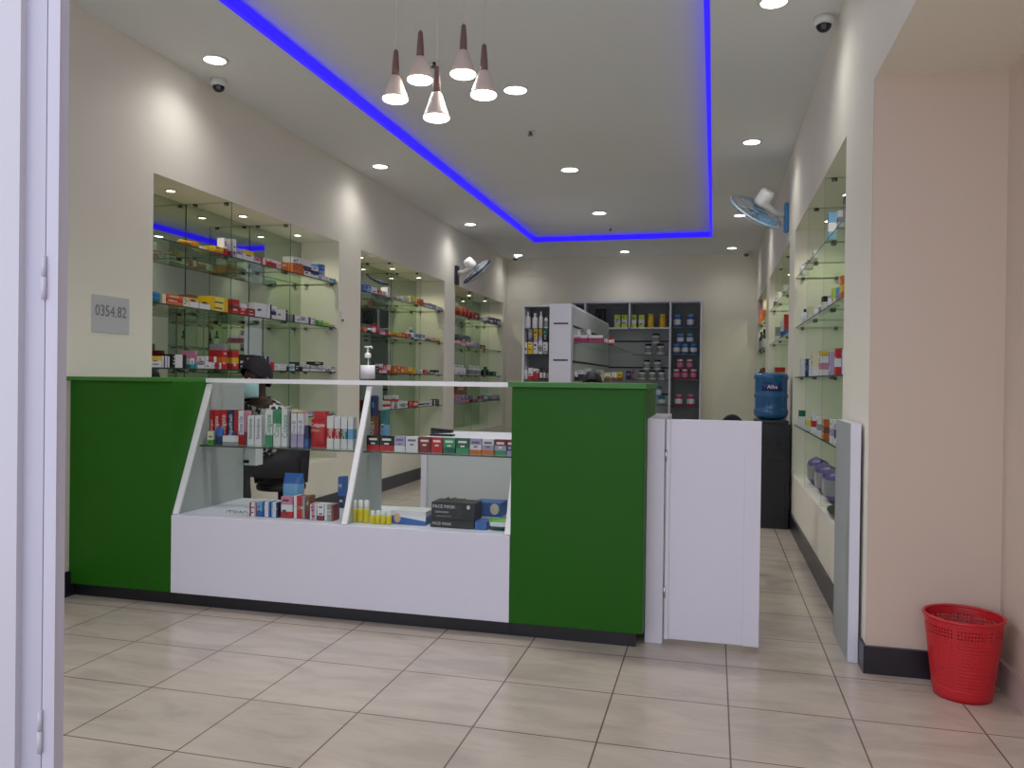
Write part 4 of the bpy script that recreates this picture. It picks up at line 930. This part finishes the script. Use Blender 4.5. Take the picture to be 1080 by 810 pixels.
# ------------------------------------------------------------------ display wall at the back
GREYIN = mat('grey_cabinet_inside', '#74787c', .5)
SLAT = mat('slatwall_panel', '#b5b9ba', .45)
GROOVE = mat('slatwall_groove', '#1c1d22', .5)
BY, BTOP = 11.70, 2.247
# cabinet against the back wall
cb = thing('back_cabinet', 'white wall cabinet with grey compartments along the back wall', 'cabinet', (-1.12, 11.87, 0))
CX = [-2.058, -1.86, -1.207, -.622, -.19]
MB().box(-2.07, -.178, 12.03, 12.045, .0006, BTOP, GREYIN).build('back_board', cb)
MB().box(-2.07, -.178, BY, 12.03, BTOP, BTOP + .025, WHITE).build('top_board', cb)
for k, x in enumerate(CX):
    zb = .0006 if k in (0, 3, 4) else 1.89
    MB().box(x - .013, x + .013, BY, 12.03, zb, BTOP, WHITE).build('upright', cb)
for a, b in zip(CX[:3], CX[1:4]): MB().box(a + .014, b - .014, BY, 12.03, 1.868, 1.89, WHITE).build('compartment_floor', cb)
sb_ = MB().box(-2.044, -.636, 12.015, 12.029, .08, 1.867, SLAT).build('slatwall_back', cb)
for z in (1.70, 1.31, .92, .5): MB().box(-2.044, -.636, 12.0145, 12.0165, z - .012, z + .012, GROOVE).build('groove', cb)
BS = [1.50, 1.13, .77]
for z in BS: MB().box(-1.165, -.637, 11.74, 12.013, z - .008, z, SHELF, ends=EDGE).build('glass_shelf', cb)
for z in (1.89, 1.507, 1.145, .757): MB().box(-.608, -.204, 11.72, 12.028, z - .010, z, SHELF, ends=EDGE).build('glass_shelf', cb)
MB().box(-.608, -.204, BY + .01, 12.028, .0006, .09, GREYIN).build('base_board', cb)
# partition running towards the room, with its slatted side and end tower
PX = -1.507
pt = thing('partition_unit', 'white slatted partition unit with end tower and open bottle shelves', 'display unit', (-1.75, 10.2, 0))
MB().box(-1.748, PX, 8.55, 11.69, .0006, 1.942, WHITE).build('tower', pt, .003)
MB().box(PX + .0005, PX + .008, 8.60, 11.688, .02, 1.915, SLAT).build('slatted_side', pt)
for z in (1.705, 1.318, .93, .53): MB().box(PX + .0075, PX + .0095, 8.61, 11.688, z - .012, z + .012, GROOVE).build('groove', pt)
for z in (1.728, 1.33, .93): MB().box(-1.70, -1.54, 8.547, 8.551, z - .008, z + .008, GROOVE).build('front_slot', pt)
PS = [at(620, 361.3, 1, 8.70).z, at(612, 401.3, 1, 8.75).z, .78]
for z in PS: MB().box(PX + .010, -1.17, 8.68, 11.68, z - .008, z, SHELF, ends=EDGE).build('glass_shelf', pt)
SX0 = -2.045
MB().box(SX0, -1.750, 8.84, 8.86, .0006, 1.93, GREYIN).build('shelf_back', pt)
MB().box(SX0, SX0 + .016, 8.55, 8.84, .0006, 1.93, WHITE).build('shelf_side', pt)
MB().box(SX0 + .016, -1.750, 8.55, 8.84, 1.914, 1.93, WHITE).build('shelf_top', pt)
ES = [1.676, 1.397, 1.117, .80]
for z in ES: MB().box(SX0 + .017, -1.751, 8.56, 8.838, z - .008, z, SHELF, ends=EDGE).build('glass_shelf', pt)

def back_item(p0, p1, ptop, kind, cols, lab, grp, Y, z, depth=.08, name=None, zb=None):
    x0, x1 = at(p0, ptop, 1, Y).x, at(p1, ptop, 1, Y).x
    h = at((p0 + p1) / 2, ptop, 1, Y).z - (zb if zb else z)
    o = place(kind, 'x', x0 + .002, x1 - .002, Y, depth, zb if zb else z, max(h, .03), cols, lab, grp, 1)
    return o, (zb if zb else z) + max(h, .03) + .0006
GE = 'goods on the open shelves beside the white tower'
for k, (p0, p1, pt_) in enumerate([(553.4, 559.4, 328.5), (560.4, 567, 330), (567.8, 572.4, 328.5), (573.2, 577.8, 331.5)]):
    back_item(p0, p1, pt_, 'b', ['w', 'w', 'w'] if k < 3 else ['w', 'gy', 'k'], 'white lotion bottle on the top open shelf, %s before the white tower' % ('fourth', 'third', 'second', 'last')[k], GE, 8.60, ES[0])
tops = {}
for k, (p0, p1, cols) in enumerate([(553.2, 556.4, ['w', 'cr']), (556.8, 562, ['y', 'y', 'ly']), (562.4, 567.4, ['w', 'w']), (568, 572.2, ['w', 'gy', 'w']), (572.6, 577.6, ['gy', 'w', 'w'])]):
    _, tops[k] = back_item(p0, p1, 361, 'c', cols, '%s carton on the second open shelf, %s before the white tower' % (colour_words(cols), ('fifth', 'fourth', 'third', 'second', 'last')[k]), GE, 8.60, ES[1])
for k, (p0, p1, cols) in enumerate([(557.2, 561.6, ['pu', 'gy']), (562.8, 567, ['l', 'y', 'y']), (568.4, 571.8, ['w', 'l', 'y']), (573, 577.2, ['k', 'dg'])]):
    back_item(p0, p1, 347.5, 'c', cols, 'tall %s carton standing on the second-shelf cartons, %s before the tower' % (colour_words(cols), ('fourth', 'third', 'second', 'last')[k]), GE, 8.605, ES[1], depth=.05, zb=max(tops.values()) + .0008)
for k, (p0, p1, pt_, kind, cols, d_) in enumerate([(552.8, 556.6, 386.5, 'b', ['w', 'w', 'w'], 'white bottle'), (557, 562, 388, 'c', ['r', 'w', 'w'], 'white and red carton'), (562.4, 568, 389, 'c', ['r', 'r', 'w'], 'red and white carton'), (568.6, 572.2, 387, 'b', ['k', 'w', 'k'], 'dark syrup bottle'), (572.6, 575.6, 387, 'b', ['dr', 'w', 'k'], 'dark red syrup bottle'), (576, 578.6, 388, 'b', ['k', 'gy', 'k'], 'narrow black bottle')]):
    back_item(p0, p1, pt_, kind, cols, d_ + ' on the third open shelf, %s before the white tower' % ('sixth', 'fifth', 'fourth', 'third', 'second', 'last')[k], GE, 8.60, ES[2])
# top compartments
GC = 'goods in the top compartments of the back cabinet'
for k, (p0, p1, w) in enumerate([(627.4, 632.6, 'first'), (633, 638.4, 'second')]):
    back_item(p0, p1, 325.5, 'p', ['k', 'k', 'k'], 'black pouch in the back cabinet compartment beside lime cartons, %s one' % w, GC, 11.75, 1.89, depth=.10)
for k, (p0, p1, w) in enumerate([(648, 654.4, 'first'), (655.6, 661.8, 'second'), (666, 671.4, 'third'), (673.6, 679.8, 'fourth')]):
    back_item(p0, p1, 332, 'c', ['lg', 'w', 'lg'], 'lime green carton in the top compartments, %s from the black pouches' % w, GC, 11.75, 1.89)
for k, (p0, p1, w) in enumerate([(682.4, 690, 'beside the lime cartons'), (695, 702.4, 'near the tall grey bay')]):
    back_item(p0, p1, 331, 'j', ['y', 'y', 'ly'], 'yellow canister in the top compartment ' + w, GC, 11.75, 1.89)
# stacked jars in the slatted bay
def jars(lower, upper, Y, z, hpx, cols, where, group):
    zt = z
    for k, (p0, p1) in enumerate(lower):
        _, zt = back_item(p0, p1, hpx[0], 'j', cols, '%s jar, lower row, %s from the tower, %s' % (colour_words(cols), ORD[k], where), group, Y, z)
    for k, (p0, p1) in enumerate(upper):
        back_item(p0, p1, hpx[1], 'j', cols, '%s jar, upper row, %s from the tower, %s' % (colour_words(cols), ORD[k], where), group, Y, z, zb=zt + .0015)
JW = ['w', 'gy', 'k']
jars([(679.5, 687.5), (692, 701)], [(687, 696)], 11.76, BS[0], (362.5, 351.5), JW, 'upper slatted-bay shelf', 'black-lidded white jars')
jars([(673, 681), (683.5, 692), (693.5, 701.5)], [(677.5, 686), (689, 697.5)], 11.76, BS[1], (390.5, 379.5), JW, 'lower slatted-bay shelf', 'black-lidded white jars')
jars([(693, 701.5)], [(690.5, 698)], 11.76, BS[2], (418.5, 407.5), ['lb', 'w', 'te'], 'above the gate post', 'black-lidded white jars')
JB = ['b', 'w', 'lb']; JP = ['p', 'w', 'w']
jars([(710.4, 718.6), (724, 732.4)], [], 11.76, 1.89, (331.5, 0), JB, 'top shelf, grey bay', 'blue-lidded jars')
jars([(709.6, 717.4), (718.4, 726.4), (727.4, 735.4)], [(713.6, 721.4), (723.8, 731.6)], 11.76, 1.507, (362.5, 352), JB, 'second shelf, grey bay', 'blue-lidded jars')
jars([(709.6, 717.2), (718.2, 726.2), (727.2, 735.2)], [(713.6, 721), (723.4, 731)], 11.76, 1.145, (389.5, 379), ['m', 'p', 'w'], 'third shelf, grey bay', 'pink jars')
jars([(711.2, 720), (724, 733)], [], 11.76, .757, (416, 0), ['m', 'w', 'p'], 'lowest shelf, grey bay', 'pink jars')
# goods on the partition's own glass shelves, facing the entrance
GP = 'goods on the partition shelves'
PZ = PS[0]
_, za = back_item(604.5, 620, 353.5, 'c', ['m', 'm', 'w'], 'long magenta and white carton on the partition shelf, next to the tower', GP, 8.70, PZ, depth=.14)
_, zb2 = back_item(620.4, 635.8, 353.5, 'c', ['m', 'm', 'w'], 'long magenta and white carton at the partition shelf edge', GP, 8.70, PZ, depth=.14)
back_item(609, 622.5, 347.5, 'v', ['w', 'gy', 'w'], 'white carton lying on top of the magenta cartons', GP, 8.705, PZ, depth=.10, zb=max(za, zb2) + .0012)
back_item(636.4, 641, 357, 'c', ['o', 'w'], 'small orange and white carton beside the red-topped jar', GP, 9.25, PZ, depth=.06)
back_item(641.4, 648, 355.5, 'j', ['r', 'w', 'r'], 'red-topped white jar on the partition shelf beyond the magenta cartons', GP, 9.3, PZ)
for p0, p1, pt_, Y, cols, lab in [(604.6, 609.6, 391.5, 8.75, ['k', 'w'], 'white-topped black carton on the lower partition shelf next to the tower'), (610, 615.6, 390.5, 8.75, ['k', 'n', 'w'], 'white-topped navy carton on the lower partition shelf'),
                                  (616.4, 624, 388.5, 9.0, ['w', 'w'], 'white carton behind the crown of the second person'), (629, 636, 390.5, 9.2, ['w', 'cr'], 'cream carton beside the crown of the second person'),
                                  (637, 644, 393, 9.8, ['br', 'cr'], 'cream and brown carton, middle of the lower partition shelf'), (645, 650.4, 392.5, 10.2, ['br', 'cr', 'w'], 'white and brown carton on the lower partition shelf'), (651, 656.4, 392, 10.5, ['br', 'y'], 'yellow and brown carton on the lower partition shelf')]:
    back_item(p0, p1, pt_, 'c', cols, lab, GP, Y, PS[1])
back_item(660, 665.6, 391, 'c', ['n', 'pu'], 'purple and navy carton in the slatted bay corner', GP, 11.78, BS[1])
back_item(666.2, 669.4, 389, 'b', ['m', 'p', 'm'], 'slim magenta bottle in the slatted bay', GP, 11.78, BS[1])

# ------------------------------------------------------------------ chairs, people
def office_chair(x, y):
    t = thing('bar_chair', 'narrow black chair whose rounded backrest shows over the gate', 'chair', (x, y, 0))
    K = mat('black_chair_fabric', '#131318', .7)
    MB().box(x - .13, x + .13, y - .15, y + .15, .58, .63, K).build('seat', t, .02)
    n = 16; prof = [(x - .11 + .22 * i / n, .74 + .20 * (1 - abs(2 * i / n - 1) ** 2.5)) for i in range(n + 1)]
    MB().prism([(x - .11, .72)] + prof + [(x + .11, .72)], 1, y - .17, y - .135, K).build('backrest', t, .008)
    for q in (-1, 1): MB().tube([(x + q * .07, y - .14, .60), (x + q * .07, y - .150, .76)], .011, PLASTIC_K, 8).build('back_post', t)
    for qx in (-1, 1):
        for qy in (-1, 1): MB().tube([(x + qx * .10, y + qy * .12, .585), (x + qx * .125, y + qy * .15, .0006)], .014, PLASTIC_K, 8).build('leg', t)
    MB().tube([(x - .11, y - .13, .2), (x + .11, y - .13, .2), (x + .11, y + .13, .2), (x - .11, y + .13, .2)], .008, PLASTIC_K, 6, closed=True).build('foot_ring', t)
office_chair(.10, 4.72)
def stool(x, y, label):
    t = thing('stool', label, 'stool', (x, y, 0), 'stools behind the counter')
    K = mat('black_stool_vinyl', '#15151a', .5)
    MB().lathe([(.02, .375), (.155, .38), (.16, .40), (.15, .425), (.02, .43)], (x, y, 0), 28, M=K).build('seat', t)
    MB().lathe([(.022, .025), (.022, .375)], (x, y, 0), 14, M=CHROME).build('pole', t)
    MB().lathe([(.18, .0006), (.18, .012), (.03, .028)], (x, y, 0), 28, M=CHROME).build('base', t)

def skinned(name, nodes, edges, M, parent, root=0, sub=2):
    """nodes: [(x, y, z, radius)]"""
    off = Vector((0, 0, 0)); p = parent
    while p is not None: off += p.location; p = p.parent
    me = bpy.data.meshes.new(name); me.from_pydata([Vector(q[:3]) - off for q in nodes], edges, []); me.materials.append(M)
    o = bpy.data.objects.new(name, me); COL.objects.link(o); o.parent = parent
    s = o.modifiers.new('skin', 'SKIN'); s.use_smooth_shade = True
    if not me.skin_vertices: pass
    L = me.skin_vertices[0].data
    for i, q in enumerate(nodes):
        r = q[3]; L[i].radius = r if isinstance(r, (tuple, list)) else (r, r); L[i].use_root = (i == root)
    sb = o.modifiers.new('sub', 'SUBSURF'); sb.levels = 2; sb.render_levels = sub
    return o
def person(label, hip, face, height_head, blouse, skirt_mat, hair_mat, mask=False, lean=None, name='person', hair_r=1.0, yaw_head=None):
    """A seated person; hip is the middle of the pelvis, face a horizontal unit direction."""
    d = Vector((face[0], face[1], 0)).normalized(); s = Vector((-d.y, d.x, 0)); u = Vector((0, 0, 1)); h = Vector(hip)
    t = thing(name, label, 'person', (h.x, h.y, 0))
    N = []; E = []
    def nd(p, r, par=None):
        N.append((p.x, p.y, p.z, r)); i = len(N) - 1
        if par is not None: E.append((par, i))
        return i
    top = height_head
    lv = Vector((lean[0], lean[1], 0)); neck = h + lv + u * (top - h.z - .26)
    pel = nd(h, (.13, .11)); w1 = nd(h + lv * .25 + u * .13, (.115, .095), pel); chest = nd(h + lv * .65 + u * .27, (.13, .10), w1)
    upc = nd(neck - u * .055 - d * .01, (.078, .058), chest); nk = nd(neck, .047, upc)
    hc = neck + d * .035 + u * .13
    jaw = nd(neck + d * .03 + u * .06, (.058, .062), nk); mid = nd(hc, (.074, .085), jaw); crown = nd(hc + u * .075 - d * .005, (.062, .07), mid)
    hands = []
    for q in (1, -1):
        sh = nd(neck + s * q * .165 - u * .075, .044, upc); el = nd(neck + s * q * .21 + d * .07 - u * .32, .038, sh)
        wr = nd(h + s * q * .10 + d * .27 + u * .075, .024, el); pm = nd(h + s * q * .085 + d * .335 + u * .07, (.032, .016), wr)
        pe = nd(h + s * q * .08 + d * .37 + u * .068, (.034, .014), pm)
        for k in range(4):
            o_ = (k - 1.5) * .019; ln = (.062, .072, .068, .052)[k]
            b0 = h + s * (q * .08 + o_) + d * .385 + u * .070
            f1 = nd(b0, .0085, pe); f2 = nd(b0 + d * ln * .5 + u * .006, .0078, f1); nd(b0 + d * ln - u * .010, .0066, f2)
        th0 = nd(h + s * q * .055 + d * .345 + u * .072, .010, pm); nd(h + s * q * .035 + d * .385 + u * .070, .008, th0)
        hp = nd(h + s * q * .095 + d * .04 - u * .02, .088, pel); kn = nd(h + s * q * .11 + d * .40 - u * .01, .062, hp)
        an = nd(h + s * q * .11 + d * .36 - u * (h.z - .085), .038, kn); nd(h + s * q * .115 + d * .49 - u * (h.z - .036), (.040, .030), an)
    body = skinned('body', N, E, SKIN, t)
    # clothes follow the same joints
    def cloth(nm, idx_edges, grow, M):
        used = sorted({i for e in idx_edges for i in e}); mp = {i: k for k, i in enumerate(used)}
        nn = []
        for i in used:
            r = N[i][3]; g_ = grow
            if i == upc and nm == 'blouse': grow = g_ + .03
            elif i in (arm, arm + per) and nm == 'blouse': grow = g_ + .012
            r = (r[0] + grow, r[1] + grow) if isinstance(r, tuple) else (r + grow, r + grow)
            nn.append((*N[i][:3], r)); grow = g_
        return skinned(nm, nn, [(mp[a], mp[b]) for a, b in idx_edges], M, t)
    arm = 8
    per = len(range(arm, len(N))) // 2
    ea = []
    for q in (0, 1):
        b = arm + q * per; ea += [(upc, b), (b, b + 1), (b + 1, b + 2)]
    cloth('blouse', [(pel, w1), (w1, chest), (chest, upc), (upc, nk)] + ea, .024, blouse)
    el_ = []
    for q in (0, 1):
        b = arm + q * per; hp = b + per - 4; el_ += [(pel, hp), (hp, hp + 1), (hp + 1, hp + 2)]
    cloth('trousers', el_, .014, skirt_mat)
    # hair as a close cap round the skull
    hb = MB(); Q = Matrix.Rotation(math.atan2(d.y, d.x), 3, 'Z').to_4x4()
    def head_pt(th, ph, r=1.0): return Vector((math.cos(ph) * math.cos(th) * .094 * r, math.cos(ph) * math.sin(th) * .084 * r, math.sin(ph) * .116 * r))
    n1, n2 = 22, 10
    for j in range(n2 + 1):
        for i in range(n1):
            th = 2 * PI * i / n1; front = .5 + .5 * math.cos(th)
            p0 = -.55 + .95 * front ** 1.5
            ph = p0 + (PI / 2 - p0) * j / n2
            hb.v.append(head_pt(th, ph, 1.10 * hair_r + .05 * (1 - front)))
    for j in range(n2):
        for i in range(n1):
            i2 = (i + 1) % n1; hb.face((j * n1 + i, j * n1 + i2, (j + 1) * n1 + i2, (j + 1) * n1 + i), hair_mat, True)
    HM = Matrix.Translation(hc + u * .012 - d * .008) @ Q
    hb.xform(HM); hb.build('headwrap' if mask else 'hair', t)
    for q in (1, -1):
        MB().ball(HM @ Vector((.0775, .031 * q, -.014)), .0095, mat('eye_white', '#b9b2aa', .3), 12, 8, sz=.6).ball(HM @ Vector((.0842, .031 * q, -.014)), .0042, PLASTIC_K, 8, 6, sz=.9).build('eye', t)
        ear = MB().ball((0, 0, 0), .03, SKIN, 12, 8, sx=.6, sy=.3); ear.xform(Matrix.Translation(HM @ Vector((-.008, .083 * q, -.02)))); ear.build('ear', t)
    ns = MB().ball((0, 0, 0), .018, SKIN, 12, 8, sx=.8, sy=.7, sz=1.3); ns.xform(Matrix.Translation(HM @ Vector((.090, 0, -.042)))); ns.build('nose', t)
    lp = MB().ball((0, 0, 0), .024, mat('lips', '#5a3230', .5), 12, 8, sx=.35, sy=1.0, sz=.35); lp.xform(Matrix.Translation(HM @ Vector((.082, 0, -.078))) @ Q); lp.build('mouth', t)
    if mask:
        mk = MB(); a_, b_ = 12, 8
        for j in range(b_ + 1):
            for i in range(a_ + 1):
                th = (i / a_ - .5) * 2.3; v = j / b_
                r = 1 + .20 * math.cos(th) * math.sin(PI * (.15 + .75 * v)) + .012 * math.sin(v * 22)
                mk.v.append(Vector((math.cos(th) * .098 * r, math.sin(th) * .088 * r, -.135 + .105 * v)))
        for j in range(b_):
            for i in range(a_):
                q = j * (a_ + 1) + i; mk.face((q, q + 1, q + a_ + 2, q + a_ + 1), mat('pale_teal_mask', '#a9cfd2', .7), True)
        mk.xform(HM); o = mk.build('face_mask', t); s2 = o.modifiers.new('solid', 'SOLIDIFY'); s2.thickness = .0015
        for q in (1, -1):
            MB().tube([HM @ Vector((.045, .083 * q, -.05)), HM @ Vector((.02, .093 * q, -.03)), HM @ Vector((-.025, .092 * q, -.01))], .0016, cm('#d5dcdc'), 5).build('ear_loop', t)
    return t
PAT = bpy.data.materials.new('black_white_print'); PAT.use_nodes = True
_n = PAT.node_tree.nodes; _l = PAT.node_tree.links
vo = _n.new('ShaderNodeTexVoronoi'); vo.inputs['Scale'].default_value = 34; rp = _n.new('ShaderNodeValToRGB'); rp.color_ramp.interpolation = 'CONSTANT'
rp.color_ramp.elements[0].color = (.012, .011, .015, 1); rp.color_ramp.elements[1].color = (.55, .54, .52, 1); rp.color_ramp.elements[1].position = .56
tcn = _n.new('ShaderNodeTexCoord'); _l.new(tcn.outputs['Object'], vo.inputs['Vector']); _l.new(vo.outputs['Distance'], rp.inputs[0]); _l.new(rp.outputs[0], _n['Principled BSDF'].inputs['Base Color'])
CHAR = mat('charcoal_cloth', '#23222b', .8, bump=(40, .4))
person('person in black headwrap, face mask and patterned blouse seated behind the glass', (-2.745, 4.72, .575), (-.38, -.925), 1.235, PAT, CHAR, HAIR, mask=True, lean=(-.095, -.115))
stool(-2.745, 4.72, 'round black stool under the masked person')
person('person with black hair seated far back, only the crown showing over the counter', (-1.11, 7.52, .575), (.1, -1), 1.195, mat('dark_blouse', '#2b2730', .8), CHAR, mat('black_hair', '#0f0e11', .6, bump=(80, .6)), lean=(.008, -.08))
stool(-1.11, 7.52, 'round black stool under the person far back')

# ------------------------------------------------------------------ daylight through the entrance
W = bpy.data.worlds.new('daylight'); SC.world = W; W.use_nodes = True
W.node_tree.nodes['Background'].inputs['Color'].default_value = (.86, .89, 1.0, 1)
W.node_tree.nodes['Background'].inputs['Strength'].default_value = 1.65

SC.view_settings.view_transform = 'Standard'; SC.view_settings.look = 'None'; SC.view_settings.gamma = 1.0
SC.view_settings.use_curve_mapping = False
SC.view_settings.exposure = 0.03
SC.cycles.transparent_max_bounces = 32
SC.cycles.max_bounces = 10
